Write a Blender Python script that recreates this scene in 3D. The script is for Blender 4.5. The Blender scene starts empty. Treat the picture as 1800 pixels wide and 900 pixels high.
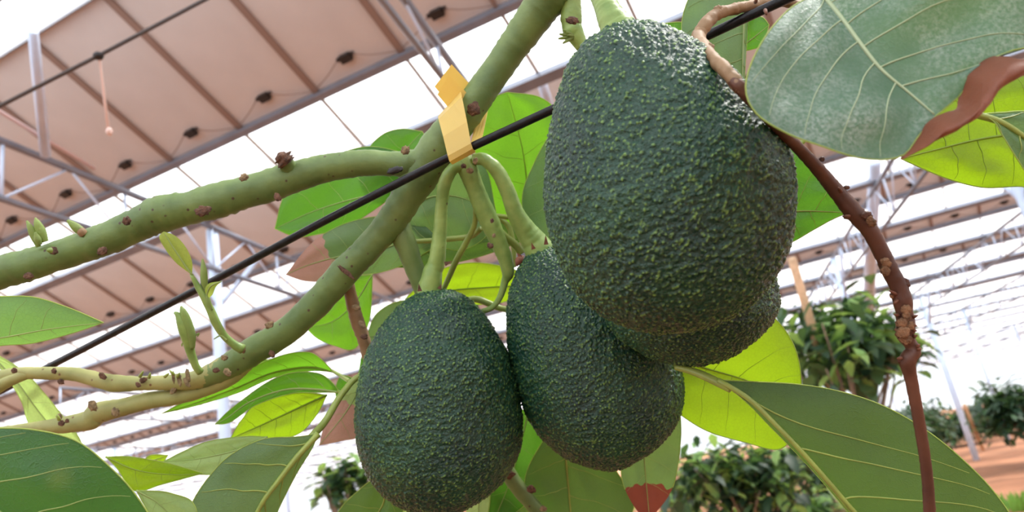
import bpy, bmesh, math, random
import numpy as np
from mathutils import Vector, Matrix, noise, kdtree
rnd = random.Random(7)
C = bpy.context.scene.collection

# ------------------------------------------------------------------ camera
F = 1300.0
CAM = np.array([0, 0, 1.6])
zc = np.array([-805, 4371, -1300.]); zc /= np.linalg.norm(zc)
yc = np.array([0, 0, -1.]); yc = yc - yc.dot(zc) * zc; yc /= np.linalg.norm(yc)
xc = np.cross(yc, zc)
ROT = np.array([xc, yc, zc])
cd = bpy.data.cameras.new('camera'); cam = bpy.data.objects.new('camera', cd); C.objects.link(cam)
cd.sensor_width = 36; cd.lens = 36 * F / 1800; cd.clip_start = .01; cd.clip_end = 500
cd.dof.use_dof = True; cd.dof.focus_distance = .29; cd.dof.aperture_fstop = 17
M = Matrix([list(ROT[i]) + [CAM[i]] for i in range(3)] + [[0, 0, 0, 1]])
cam.matrix_world = M
bpy.context.scene.camera = cam
FWD = ROT @ np.array([0, 0, -1.])
RIGHT = ROT @ np.array([1., 0, 0]); UPV = ROT @ np.array([0, 1., 0])

# ------------------------------------------------------------------ light
vs = bpy.context.scene.view_settings
vs.view_transform = 'Standard'; vs.look = 'None'; vs.gamma = 1; vs.use_curve_mapping = False
vs.exposure = 0.08
w = bpy.data.worlds.new('sky'); bpy.context.scene.world = w; w.use_nodes = True
nt = w.node_tree; bg = nt.nodes['Background']
tc = nt.nodes.new('ShaderNodeTexCoord'); sx = nt.nodes.new('ShaderNodeSeparateXYZ')
cr = nt.nodes.new('ShaderNodeValToRGB')
nt.links.new(tc.outputs['Generated'], sx.inputs[0]); nt.links.new(sx.outputs['Z'], cr.inputs[0])
cr.color_ramp.elements[0].color = (.44, .46, .48, 1); cr.color_ramp.elements[1].color = (.93, .96, 1, 1); cr.color_ramp.elements[1].position = .55
nt.links.new(cr.outputs[0], bg.inputs[0]); bg.inputs[1].default_value = 2.9
sd = bpy.data.lights.new('sun', 'SUN'); sun = bpy.data.objects.new('sun', sd); C.objects.link(sun)
sd.energy = 6.5; sd.angle = math.radians(6); sd.color = (1, .97, .9)
SUN_DIR = Vector((.555, .17, .813)).normalized()      # where the sun stands
sun.rotation_euler = SUN_DIR.to_track_quat('Z', 'Y').to_euler()
sun['kind'] = 'structure'

# ------------------------------------------------------------------ helpers
def ray(x, y): return ROT @ np.array([(x - 900) / F, (450 - y) / F, -1.])
def P(x, y, d): return CAM + ray(x, y) * d
def onz(x, y, z):
    r = ray(x, y); return CAM + r * ((z - CAM[2]) / r[2])

def link(name, me, mat=None, parent=None):
    o = bpy.data.objects.new(name, me); C.objects.link(o)
    if mat: me.materials.append(mat)
    if parent: o.parent = parent
    return o
def tag(o, label=None, cat=None, group=None, kind=None):
    if label: o['label'] = label
    if cat: o['category'] = cat
    if group: o['group'] = group
    if kind: o['kind'] = kind
    return o
def empty(name, loc=(0, 0, 0)):
    o = bpy.data.objects.new(name, None); C.objects.link(o); o.location = loc; o.empty_display_size = .02; return o
def mesh(name, V, Fc, smooth=True):
    me = bpy.data.meshes.new(name); me.from_pydata([tuple(map(float, v)) for v in V], [], Fc)
    if smooth: me.polygons.foreach_set('use_smooth', [True] * len(me.polygons))
    me.update(); return me
def cat_rom(pts, n):
    """resample a polyline smoothly to n points, even in arc length"""
    p = np.array(pts, float)
    if len(p) == 2: return np.array([p[0] + (p[1] - p[0]) * t for t in np.linspace(0, 1, n)])
    q = np.vstack([2 * p[0] - p[1], p, 2 * p[-1] - p[-2]]); out = []
    for i in range(1, len(q) - 2):
        for t in np.linspace(0, 1, 24, endpoint=False):
            a, b, c, d = q[i - 1], q[i], q[i + 1], q[i + 2]
            out.append(.5 * ((2 * b) + (c - a) * t + (2 * a - 5 * b + 4 * c - d) * t * t + (3 * b - a - 3 * c + d) * t ** 3))
    out.append(q[-2]); out = np.array(out)
    k = 2 if out.shape[1] < 3 else 2
    s = np.concatenate([[0], np.cumsum(np.linalg.norm(np.diff(out[:, :k], axis=0), axis=1))])
    g = np.linspace(0, s[-1], n)
    return np.array([np.interp(g, s, out[:, j]) for j in range(out.shape[1])]).T
def tube_data(pts, rad, seg=12, rough=0., seed=0, cap=True, rib=0., ribn=0):
    pts = np.array(pts, float); n = len(pts); V = []; Fc = []
    T = np.gradient(pts, axis=0); T /= np.linalg.norm(T, axis=1)[:, None] + 1e-12
    ref = np.array([0, 0, 1.]) if abs(T[0][2]) < .8 else np.array([1., 0, 0])
    a = np.cross(T[0], ref); a /= np.linalg.norm(a)
    for i in range(n):
        a = a - a.dot(T[i]) * T[i]; a /= np.linalg.norm(a); b = np.cross(T[i], a)
        for j in range(seg):
            th = 2 * math.pi * j / seg; dr = a * math.cos(th) + b * math.sin(th); r = rad[i]
            if rough:
                q = pts[i] / max(rad[i], 1e-5) * .55 + dr * .8
                r *= 1 + rough * noise.noise(Vector(q) + Vector((seed, 0, 0))) + rough * .4 * noise.noise(Vector(q) * 3.1)
            if rib: r *= 1 + rib * noise.noise(Vector((i * ribn / n * 2.0, seed, math.cos(th) * .6)))
            V.append(pts[i] + dr * r)
    for i in range(n - 1):
        for j in range(seg):
            k = (j + 1) % seg; Fc.append((i * seg + j, i * seg + k, (i + 1) * seg + k, (i + 1) * seg + j))
    if cap:
        Fc.append(tuple(reversed(range(seg)))); Fc.append(tuple(range((n - 1) * seg, n * seg)))
    return V, Fc
def join(*vf):
    V = []; Fc = []
    for v, f in vf:
        o = len(V); V += list(v); Fc += [tuple(i + o for i in q) for q in f]
    return V, Fc
def ptube(name, pts, mat, parent=None, n=40, seg=14, rough=.05, seed=0, **k):
    """pts: (x, y, depth, width in the photograph's pixels)"""
    q = cat_rom(pts, n)
    W = [P(a, b, d) for a, b, d, _ in q]; R = [w_ * .5 * d / F for _, _, d, w_ in q]
    V, Fc = tube_data(W, R, seg, rough, seed, **k)
    return link(name, mesh(name, V, Fc), mat, parent)
def blob(center, axes, nu=14, nv=9, rough=.15, seed=0):
    """a small knobbly ellipsoid; axes = three scaled vectors"""
    V = []; Fc = []
    A = [np.array(a) for a in axes]
    for i in range(nv + 1):
        ph = math.pi * i / nv
        for j in range(nu):
            th = 2 * math.pi * j / nu
            d = np.array([math.sin(ph) * math.cos(th), math.sin(ph) * math.sin(th), math.cos(ph)])
            r = 1 + rough * noise.noise(Vector(d * 2.2) + Vector((seed * 3.3, 0, 0)))
            V.append(np.array(center) + (A[0] * d[0] + A[1] * d[1] + A[2] * d[2]) * r)
    for i in range(nv):
        for j in range(nu):
            k = (j + 1) % nu; Fc.append((i * nu + j, (i + 1) * nu + j, (i + 1) * nu + k, i * nu + k))
    return V, Fc

# ------------------------------------------------------------------ materials
def new_mat(name):
    m = bpy.data.materials.new(name); m.use_nodes = True; t = m.node_tree
    return m, t, t.nodes['Principled BSDF'], t.nodes['Material Output']
def N(t, kind, **kw):
    n = t.nodes.new(kind)
    for k, v in kw.items():
        if k in n.inputs.keys(): n.inputs[k].default_value = v
        else: setattr(n, k, v)
    return n
def c4(c): return (c[0], c[1], c[2], 1)
def simple(name, col, rough=.5, metal=0., var=.0, scale=20., bump=0., spec=.5, bscale=None):
    m, t, b, o = new_mat(name)
    b.inputs['Roughness'].default_value = rough; b.inputs['Metallic'].default_value = metal
    b.inputs['Specular IOR Level'].default_value = spec
    b.inputs['Base Color'].default_value = c4(col)
    tc = N(t, 'ShaderNodeTexCoord')
    if var:
        nz = N(t, 'ShaderNodeTexNoise', Scale=scale, Detail=5.); t.links.new(tc.outputs['Object'], nz.inputs['Vector'])
        r = N(t, 'ShaderNodeValToRGB'); t.links.new(nz.outputs['Fac'], r.inputs[0])
        r.color_ramp.elements[0].position = .3; r.color_ramp.elements[1].position = .7
        r.color_ramp.elements[0].color = c4([x * (1 - var) for x in col]); r.color_ramp.elements[1].color = c4([min(1, x * (1 + var)) for x in col])
        t.links.new(r.outputs[0], b.inputs['Base Color'])
    if bump:
        n2 = N(t, 'ShaderNodeTexNoise', Scale=bscale or scale * 4, Detail=4.); t.links.new(tc.outputs['Object'], n2.inputs['Vector'])
        bp = N(t, 'ShaderNodeBump', Strength=bump, Distance=.001); t.links.new(n2.outputs['Fac'], bp.inputs['Height'])
        t.links.new(bp.outputs[0], b.inputs['Normal'])
    return m

def leaf_mat(name, col, trans, tf=.45, rough=.42, bloom=0., spots=0., spec=.5):
    """blade: glossy green face, light coming through it, fine net of veins along the blade's own uv"""
    m, t, b, o = new_mat(name)
    L = t.links
    tc = N(t, 'ShaderNodeTexCoord')
    vo = N(t, 'ShaderNodeTexVoronoi', feature='DISTANCE_TO_EDGE', Scale=650.); L.new(tc.outputs['Object'], vo.inputs['Vector'])
    rr = N(t, 'ShaderNodeValToRGB'); L.new(vo.outputs['Distance'], rr.inputs[0])
    rr.color_ramp.elements[0].color = (1, 1, 1, 1); rr.color_ramp.elements[1].color = (0, 0, 0, 1); rr.color_ramp.elements[1].position = .10
    nz = N(t, 'ShaderNodeTexNoise', Scale=38., Detail=6., Roughness=.6); L.new(tc.outputs['Object'], nz.inputs['Vector'])
    r = N(t, 'ShaderNodeValToRGB'); L.new(nz.outputs['Fac'], r.inputs[0])
    r.color_ramp.elements[0].position = .32; r.color_ramp.elements[1].position = .68
    r.color_ramp.elements[0].color = c4([x * .82 for x in col]); r.color_ramp.elements[1].color = c4([x * 1.2 for x in col])
    mx = N(t, 'ShaderNodeMix', data_type='RGBA'); L.new(r.outputs[0], mx.inputs[6]); mx.inputs[7].default_value = c4([min(1, x * 1.35 + .012) for x in col])
    ml = N(t, 'ShaderNodeMath', operation='MULTIPLY'); L.new(rr.outputs[0], ml.inputs[0]); ml.inputs[1].default_value = .16; L.new(ml.outputs[0], mx.inputs[0])
    out = mx.outputs[2]
    if bloom:
        n1 = N(t, 'ShaderNodeTexNoise', Scale=34., Detail=5.); L.new(tc.outputs['Object'], n1.inputs['Vector'])
        n2 = N(t, 'ShaderNodeTexNoise', Scale=900., Detail=5., Roughness=.8); L.new(tc.outputs['Object'], n2.inputs['Vector'])
        r1 = N(t, 'ShaderNodeValToRGB'); L.new(n1.outputs['Fac'], r1.inputs[0]); r1.color_ramp.elements[0].position = .38; r1.color_ramp.elements[1].position = .72
        r2 = N(t, 'ShaderNodeValToRGB'); L.new(n2.outputs['Fac'], r2.inputs[0]); r2.color_ramp.elements[0].position = .42; r2.color_ramp.elements[1].position = .66
        mm = N(t, 'ShaderNodeMath', operation='MULTIPLY'); L.new(r1.outputs[0], mm.inputs[0]); L.new(r2.outputs[0], mm.inputs[1])
        m2 = N(t, 'ShaderNodeMath', operation='MULTIPLY'); L.new(mm.outputs[0], m2.inputs[0]); m2.inputs[1].default_value = bloom
        mb = N(t, 'ShaderNodeMix', data_type='RGBA'); L.new(out, mb.inputs[6]); mb.inputs[7].default_value = (.62, .68, .66, 1); L.new(m2.outputs[0], mb.inputs[0])
        out = mb.outputs[2]
    if spots:
        vs_ = N(t, 'ShaderNodeTexVoronoi', Scale=55.); L.new(tc.outputs['Object'], vs_.inputs['Vector'])
        rs = N(t, 'ShaderNodeValToRGB'); L.new(vs_.outputs['Distance'], rs.inputs[0])
        rs.color_ramp.elements[0].color = (1, 1, 1, 1); rs.color_ramp.elements[1].color = (0, 0, 0, 1); rs.color_ramp.elements[0].position = .05; rs.color_ramp.elements[1].position = .3
        ms = N(t, 'ShaderNodeMath', operation='MULTIPLY'); L.new(rs.outputs[0], ms.inputs[0]); ms.inputs[1].default_value = spots
        mb = N(t, 'ShaderNodeMix', data_type='RGBA'); L.new(out, mb.inputs[6]); mb.inputs[7].default_value = (.30, .32, .06, 1); L.new(ms.outputs[0], mb.inputs[0])
        out = mb.outputs[2]
    L.new(out, b.inputs['Base Color']); b.inputs['Roughness'].default_value = rough; b.inputs['Specular IOR Level'].default_value = spec
    bp = N(t, 'ShaderNodeBump', Strength=.25, Distance=.0006); L.new(rr.outputs[0], bp.inputs['Height']); L.new(bp.outputs[0], b.inputs['Normal'])
    tr = N(t, 'ShaderNodeBsdfTranslucent')
    mt = N(t, 'ShaderNodeMix', data_type='RGBA'); mt.blend_type = 'MULTIPLY'; mt.inputs[0].default_value = .14
    mt.inputs[6].default_value = c4(trans); L.new(rr.outputs[0], mt.inputs[7])
    inv = N(t, 'ShaderNodeInvert'); L.new(rr.outputs[0], inv.inputs['Color']); L.new(inv.outputs[0], mt.inputs[7])
    L.new(mt.outputs[2], tr.inputs[0])
    ms = N(t, 'ShaderNodeMixShader'); ms.inputs[0].default_value = tf
    L.new(b.outputs[0], ms.inputs[1]); L.new(tr.outputs[0], ms.inputs[2]); L.new(ms.outputs[0], o.inputs[0])
    return m

def bark_mat(name, c0, c1, speck=(.06, .035, .02), sp=.5, rough=.55, scale=60):
    m, t, b, o = new_mat(name); L = t.links
    tc = N(t, 'ShaderNodeTexCoord')
    nz = N(t, 'ShaderNodeTexNoise', Scale=scale, Detail=6.); L.new(tc.outputs['Object'], nz.inputs['Vector'])
    r = N(t, 'ShaderNodeValToRGB'); L.new(nz.outputs['Fac'], r.inputs[0]); r.color_ramp.elements[0].position = .35; r.color_ramp.elements[1].position = .65
    r.color_ramp.elements[0].color = c4(c0); r.color_ramp.elements[1].color = c4(c1)
    vo = N(t, 'ShaderNodeTexVoronoi', Scale=190.); L.new(tc.outputs['Object'], vo.inputs['Vector'])
    rs = N(t, 'ShaderNodeValToRGB'); L.new(vo.outputs['Distance'], rs.inputs[0])
    rs.color_ramp.elements[0].color = (1, 1, 1, 1); rs.color_ramp.elements[1].color = (0, 0, 0, 1); rs.color_ramp.elements[0].position = .09; rs.color_ramp.elements[1].position = .16
    cs = N(t, 'ShaderNodeSeparateColor'); L.new(vo.outputs['Color'], cs.inputs[0])
    gt = N(t, 'ShaderNodeMath', operation='GREATER_THAN'); L.new(cs.outputs[0], gt.inputs[0]); gt.inputs[1].default_value = 1 - sp
    mm = N(t, 'ShaderNodeMath', operation='MULTIPLY'); L.new(rs.outputs[0], mm.inputs[0]); L.new(gt.outputs[0], mm.inputs[1])
    mb = N(t, 'ShaderNodeMix', data_type='RGBA'); L.new(r.outputs[0], mb.inputs[6]); mb.inputs[7].default_value = c4(speck); L.new(mm.outputs[0], mb.inputs[0])
    L.new(mb.outputs[2], b.inputs['Base Color']); b.inputs['Roughness'].default_value = rough
    n2 = N(t, 'ShaderNodeTexNoise', Scale=500., Detail=5.); L.new(tc.outputs['Object'], n2.inputs['Vector'])
    bp = N(t, 'ShaderNodeBump', Strength=.3, Distance=.0006); L.new(n2.outputs['Fac'], bp.inputs['Height']); L.new(bp.outputs[0], b.inputs['Normal'])
    return m

def skin_mat():
    m, t, b, o = new_mat('avocado_skin'); L = t.links
    tc = N(t, 'ShaderNodeTexCoord')
    at = N(t, 'ShaderNodeAttribute', attribute_name='knob')
    n1 = N(t, 'ShaderNodeTexNoise', Scale=45., Detail=4.); L.new(tc.outputs['Object'], n1.inputs['Vector'])
    r = N(t, 'ShaderNodeValToRGB'); L.new(n1.outputs['Fac'], r.inputs[0]); r.color_ramp.elements[0].position = .3; r.color_ramp.elements[1].position = .7
    r.color_ramp.elements[0].color = (.005, .034, .025, 1); r.color_ramp.elements[1].color = (.014, .066, .032, 1)
    # pale lenticels that sit on the knobs
    rk = N(t, 'ShaderNodeValToRGB'); L.new(at.outputs['Fac'], rk.inputs[0]); rk.color_ramp.elements[0].position = .46; rk.color_ramp.elements[1].position = .95
    n3 = N(t, 'ShaderNodeTexNoise', Scale=420., Detail=3.); L.new(tc.outputs['Object'], n3.inputs['Vector'])
    r3 = N(t, 'ShaderNodeValToRGB'); L.new(n3.outputs['Fac'], r3.inputs[0]); r3.color_ramp.elements[0].position = .34; r3.color_ramp.elements[1].position = .54
    mm = N(t, 'ShaderNodeMath', operation='MULTIPLY'); L.new(rk.outputs[0], mm.inputs[0]); L.new(r3.outputs[0], mm.inputs[1])
    mx = N(t, 'ShaderNodeMix', data_type='RGBA'); L.new(r.outputs[0], mx.inputs[6]); mx.inputs[7].default_value = (.20, .37, .07, 1); L.new(mm.outputs[0], mx.inputs[0])
    L.new(mx.outputs[2], b.inputs['Base Color'])
    b.inputs['Roughness'].default_value = .30; b.inputs['Specular IOR Level'].default_value = .46
    b.inputs['Coat Weight'].default_value = .0; b.inputs['Coat Roughness'].default_value = .25
    v1 = N(t, 'ShaderNodeTexVoronoi', Scale=900., feature='SMOOTH_F1'); L.new(tc.outputs['Object'], v1.inputs['Vector'])
    n4 = N(t, 'ShaderNodeTexNoise', Scale=1500., Detail=4.); L.new(tc.outputs['Object'], n4.inputs['Vector'])
    ad = N(t, 'ShaderNodeMath', operation='ADD'); L.new(v1.outputs['Distance'], ad.inputs[0]); L.new(n4.outputs['Fac'], ad.inputs[1])
    bp = N(t, 'ShaderNodeBump', Strength=.85, Distance=.0006); L.new(ad.outputs[0], bp.inputs['Height']); L.new(bp.outputs[0], b.inputs['Normal'])
    return m

MAT = {}
MAT['skin'] = skin_mat()
MAT['stem'] = bark_mat('fruit_stem_green', (.16, .27, .06), (.26, .38, .10), sp=.1, rough=.45, scale=120)
MAT['bark'] = bark_mat('branch_bark_green', (.085, .145, .038), (.145, .22, .06), sp=.45, rough=.5)
MAT['bark_pale'] = bark_mat('young_branch_bark', (.24, .26, .08), (.34, .34, .12), speck=(.16, .08, .03), sp=.4, rough=.55)
MAT['bark_brown'] = bark_mat('brown_twig_bark', (.06, .02, .011), (.115, .042, .022), speck=(.25, .14, .07), sp=.3, rough=.5)
MAT['bark_tan'] = bark_mat('dry_twig_bark', (.19, .11, .05), (.30, .19, .10), speck=(.08, .04, .02), sp=.3, rough=.6)
MAT['scar'] = simple('corky_scar', (.12, .06, .035), .8, var=.6, scale=500, bump=.8)
MAT['scar_pale'] = simple('pale_corky_scar', (.26, .19, .10), .8, var=.5, scale=500, bump=.8)
MAT['scale'] = simple('dry_bud_scale', (.14, .05, .025), .7, var=.4, scale=300)
MAT['bud'] = leaf_mat('young_bud', (.28, .38, .12), (.5, .62, .15), tf=.35, rough=.5)
MAT['petiole'] = simple('yellow_green_petiole', (.25, .32, .065), .4, var=.2, scale=90)
MAT['vein'] = simple('pale_leaf_vein', (.27, .36, .11), .5)
MAT['vein_pale'] = simple('whitish_leaf_vein', (.36, .45, .27), .5)
MAT['knob_tan'] = simple('tan_scar', (.20, .105, .05), .8, var=.5, scale=500, bump=.8)
MAT['margin'] = leaf_mat('pale_leaf_margin', (.40, .50, .16), (.7, .85, .2), tf=.5)
MAT['vein_dull'] = simple('dull_leaf_vein', (.20, .27, .08), .45)
MAT['vein_dark'] = simple('olive_leaf_vein', (.20, .31, .02), .5)
def tape_mat():
    m, t, b, o = new_mat('yellow_tape'); L = t.links
    b.inputs['Base Color'].default_value = (.76, .63, .22, 1); b.inputs['Roughness'].default_value = .38
    tr = N(t, 'ShaderNodeBsdfTranslucent'); tr.inputs[0].default_value = (1, .76, .05, 1)
    ms = N(t, 'ShaderNodeMixShader'); ms.inputs[0].default_value = .4
    L.new(b.outputs[0], ms.inputs[1]); L.new(tr.outputs[0], ms.inputs[2]); L.new(ms.outputs[0], o.inputs[0]); return m
MAT['tape'] = tape_mat()
MAT['wire'] = simple('black_coated_wire', (.008, .008, .010), .30, var=.5, scale=300, bump=.2, spec=.25)
MAT['steel'] = simple('galvanised_steel', (.21, .235, .285), .42, metal=.3, var=.12, scale=6)
MAT['steel_blue'] = simple('pale_painted_steel', (.56, .68, .86), .45, metal=.1, var=.06, scale=6)
MAT['steel_brown'] = simple('dull_brown_steel', (.24, .19, .15), .55, metal=.1, var=.1, scale=6)
MAT['panel'] = simple('solar_panel_backsheet', (.55, .545, .54), .55, var=.04, scale=3)
MAT['panel_frame'] = simple('solar_panel_frame', (.24, .17, .14), .6)
MAT['black'] = simple('black_plastic', (.012, .011, .012), .5)
MAT['soil'] = simple('red_soil', (.36, .155, .075), .95, var=.35, scale=.9, bump=.8, bscale=9)
MAT['bamboo'] = simple('bamboo_stake', (.60, .40, .24), .6, var=.2, scale=20)
MAT['trunk'] = simple('grey_brown_trunk', (.22, .16, .11), .8, var=.3, scale=12)
MAT['weed'] = leaf_mat('weed_green', (.16, .34, .05), (.35, .6, .1), tf=.3)
def film_mat():
    m, t, b, o = new_mat('roof_film'); L = t.links
    tp = N(t, 'ShaderNodeBsdfTransparent'); tp.inputs[0].default_value = (.985, .99, 1, 1)
    tr = N(t, 'ShaderNodeBsdfTranslucent'); tr.inputs[0].default_value = (.9, .92, .97, 1)
    ms = N(t, 'ShaderNodeMixShader'); ms.inputs[0].default_value = .52
    L.new(tp.outputs[0], ms.inputs[1]); L.new(tr.outputs[0], ms.inputs[2]); L.new(ms.outputs[0], o.inputs[0]); return m
MAT['film'] = film_mat()

# ------------------------------------------------------------------ greenhouse: roof running along U, bays repeat along Vd
U = np.array([-0.91266549, 0.40870735, 0]); Vd = np.array([.40870735, .91266549, 0]); Z = np.array([0, 0, 1.])
def W(u, v, z): return U * u + Vd * v + Z * z
TAU = math.radians(27)
S = Vd * math.cos(TAU) - Z * math.sin(TAU); NRM = Vd * math.sin(TAU) + Z * math.cos(TAU)
ZB = 4.6
BAYS = [-12.4, -9.7, -6.95, -4.2, -1.45, 1.3, 4.05, 6.75, 9.45, 12.3, 15.4, 18.8]
while BAYS[-1] < 66: BAYS.append(BAYS[-1] + 3.35)
U0, U1 = -48.3, 78.1
PW, PL, GW = .79, 1.37, .60
def box(o, a, b, c):
    """box from corner o with three edge vectors"""
    o, a, b, c = map(np.array, (o, a, b, c))
    V = [o, o + a, o + a + b, o + b, o + c, o + a + c, o + a + b + c, o + b + c]
    Fc = [(0, 3, 2, 1), (4, 5, 6, 7), (0, 1, 5, 4), (1, 2, 6, 5), (2, 3, 7, 6), (3, 0, 4, 7)]
    return V, Fc
def bar(p, q, w_, h_=None, up=Z):
    p, q = np.array(p), np.array(q); h_ = h_ or w_
    d = q - p; s = np.cross(d, up); s = s / np.linalg.norm(s); t = np.cross(s, d); t /= np.linalg.norm(t)
    return box(p - s * w_ / 2 - t * h_ / 2, d, s * w_, t * h_)
def rod(p, q, r, seg=10):
    return tube_data(np.array([np.array(p) + (np.array(q) - np.array(p)) * k for k in (0, .5, 1)]), [r] * 3, seg)
def project(p):
    c = ROT.T @ (np.array(p) - CAM)
    return (900 + F * c[0] / -c[2], 450 - F * c[1] / -c[2], -c[2]) if c[2] < -.05 else (1e9, 1e9, -1)

# ground
V = []; Fc = []; n = 110
for i in range(n + 1):
    for j in range(n + 1):
        u_ = -60 + 150 * i / n; v_ = -20 + 130 * j / n
        V.append(W(u_, v_, .10 * noise.noise(Vector((u_ * .5, v_ * .5, 0))) + .05 * noise.noise(Vector((u_ * 2, v_ * 2, 3))) - .06))
for i in range(n):
    for j in range(n): Fc.append((i * (n + 1) + j, (i + 1) * (n + 1) + j, (i + 1) * (n + 1) + j + 1, i * (n + 1) + j + 1))
me = mesh('floor', V, Fc)
tag(link('floor', me, MAT['soil']), kind='structure')
if sum(p.normal.z for p in me.polygons) < 0: me.flip_normals()

# glazing film below every row of panels and up to the next ridge
parts = []
for k, v0 in enumerate(BAYS):
    o = W(0, v0, ZB)
    a = o + U * U0; b = o + U * U1
    g0, g1 = S * 0, S * GW
    nv = (BAYS[k + 1] if k + 1 < len(BAYS) else v0 + 3.0)
    top = W(0, nv, ZB) - S * PL
    V = [a + g0, b + g0, b + g1, a + g1, top + U * U0 - Z * .05, top + U * U1 - Z * .05]
    parts.append((V, [(0, 1, 2, 3), (3, 2, 5, 4)]))
V, Fc = join(*parts)
tag(link('ceiling', mesh('ceiling', V, Fc, False), MAT['film']), kind='structure')

# beams, gutters and glazing bars of every bay
for k, v0 in enumerate(BAYS):
    o = W(0, v0, ZB); ps = []; pb = []
    ps.append(bar(o + U * U0 - NRM * .03, o + U * U1 - NRM * .03, .055, .075, NRM))
    q = o + S * GW
    ps.append(bar(q + U * U0 - NRM * .05, q + U * U1 - NRM * .05, .085, .06, NRM))
    t_ = o - S * PL
    ps.append(bar(t_ + U * U0 - NRM * .02, t_ + U * U1 - NRM * .02, .06, .06, NRM))
    for j in range(int((U1 - U0) / PW) + 1):
        u_ = U0 + j * PW + .1
        if project(o + U * u_)[2] > 45: continue
        pb.append(bar(o + U * u_ - NRM * .02, q + U * u_ - NRM * .02, .02, .025, NRM))
    V, Fc = join(*ps); tr = tag(link('trim_%d' % (k + 1), mesh('trim', V, Fc, False), MAT['steel']), kind='structure')
    if pb:
        V, Fc = join(*pb); link('glazing_bars', mesh('glazing_bars', V, Fc, False), MAT['steel_brown'], tr)

# solar panels
def panel_parts():
    X, Y, H = np.array([1., 0, 0]), np.array([0, 1., 0]), Z
    sheet = box([-PW / 2, -PL, 0], X * PW, Y * PL, H * .03)
    fr = join(box([-PW / 2, -PL, -.022], X * .026, Y * PL, H * .022), box([PW / 2 - .026, -PL, -.022], X * .026, Y * PL, H * .022),
              box([-PW / 2, -PL, -.021], X * PW, Y * .022, H * .02), box([-PW / 2, -.022, -.021], X * PW, Y * .022, H * .02))
    jb = join(box([-.045, -.20, -.035], X * .09, Y * .06, H * .035), box([-.075, -.19, -.02], X * .15, Y * .025, H * .02))
    cb = tube_data(cat_rom([(-PW / 2, -.05, -.03), (-.2, -.12, -.04), (-.07, -.18, -.025)], 10), [.004] * 10, 6)
    cb2 = tube_data(cat_rom([(.07, -.18, -.025), (.2, -.12, -.045), (PW / 2, -.05, -.03)], 10), [.004] * 10, 6)
    return sheet, fr, jb, join(cb, cb2)
sheet, fr, jb, cb = panel_parts()
RP = Matrix([[U[i], S[i], NRM[i]] for i in range(3)]).to_4x4()
cand = []; rest = []
for k, v0 in enumerate(BAYS):
    for j in range(int((U1 - U0) / PW)):
        u_ = U0 + (j + .5) * PW + .1
        x, y, d = project(W(u_, v0, ZB) - S * .6)
        x2, y2, d2 = project(W(u_, v0, ZB))
        vis = (d > 0 and -120 < x < 1920 and -160 < y < 1000)
        if vis and k >= 6 and d < 26: cand.append((d, u_, k))
        elif vis or k < 6 or d > 0: rest.append((u_, k))
cand.sort(); rest += [(u_, k) for d, u_, k in cand[280:]]; cand = cand[:280]
ROWN = {6: 'nearest roof row', 7: 'second roof row', 8: 'third roof row', 9: 'fourth roof row', 10: 'fifth roof row'}
proto = None
for d, u_, k in cand:
    if proto is None:
        r = link('solar_panel', mesh('solar_panel', *sheet, False), MAT['panel'])
        ch = [link('panel_frame', mesh('panel_frame', *fr, False), MAT['panel_frame'], r),
              link('junction_box', mesh('junction_box', *jb, False), MAT['black'], r),
              link('cable', mesh('cable', *cb), MAT['panel_frame'], r)]
        proto = (r, ch)
    else:
        r = proto[0].copy(); C.objects.link(r)
        for c in proto[1]:
            q = c.copy(); C.objects.link(q); q.parent = r
    nm = ROWN.get(k, {11: 'sixth', 12: 'seventh', 13: 'eighth', 14: 'ninth', 15: 'tenth'}.get(k, 'farthest') + ' roof row')
    tag(r, 'tan solar panel with black junction box in the ' + nm, 'solar panel', 'solar panels in the ' + nm)
    m = RP.copy(); m.translation = Vector(W(u_, BAYS[k], ZB)); r.matrix_world = m
ps = []
R3 = np.array([U, S, NRM])
byrow = {}
for u_, k in rest: byrow.setdefault(k, []).append(u_)
for k, us in byrow.items():
    us.sort(); run = [us[0], us[0]]
    runs = []
    for q in us[1:]:
        if q - run[1] < PW * 1.2: run[1] = q
        else: runs.append(run); run = [q, q]
    runs.append(run)
    for a, b in runs:
        o = W(a - PW / 2, BAYS[k], ZB) - S * PL
        ps.append(box(o, U * (b - a + PW), S * PL, NRM * .03))
V, Fc = join(*ps)
tag(link('solar_panel', mesh('solar_panels', V, Fc, False), MAT['panel']), 'remaining tan solar panels in the farthest rows and beyond the frame', 'solar panel', kind='stuff')

# trusses run along the bays on slightly skewed lines, carried by columns
def tline(u0, v): return u0 + .2 * v
def truss(u0, va, vb, zt, zb, near, label, group):
    e = empty('roof_truss', W(tline(u0, va), va, zb)); org = np.array(e.location)
    tag(e, label, 'truss', group)
    f = lambda v, z: W(tline(u0, v), v, z) - org
    link('top_chord', mesh('top_chord', *rod(f(va, zt), f(vb, zt), .027), True), MAT['steel'], e)
    link('bottom_chord', mesh('bottom_chord', *rod(f(va, zb), f(vb, zb), .022), True), MAT['steel'], e)
    n_ = max(2, int(round((vb - va) / .95))); web = []
    for i in range(n_):
        a = va + (vb - va) * i / n_; b = va + (vb - va) * (i + 1) / n_; mid = (a + b) / 2
        web += [rod(f(a, zb), f(a, zt), .012, 7), rod(f(a, zb), f(mid, zt), .009, 7), rod(f(b, zb), f(mid, zt), .009, 7)]
    if near:
        for wv in web: link('web_bar', mesh('web_bar', *wv), MAT['steel_blue'], e)
    else:
        link('web', mesh('web', *join(*web)), MAT['steel_blue'], e)
    return e
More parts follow.
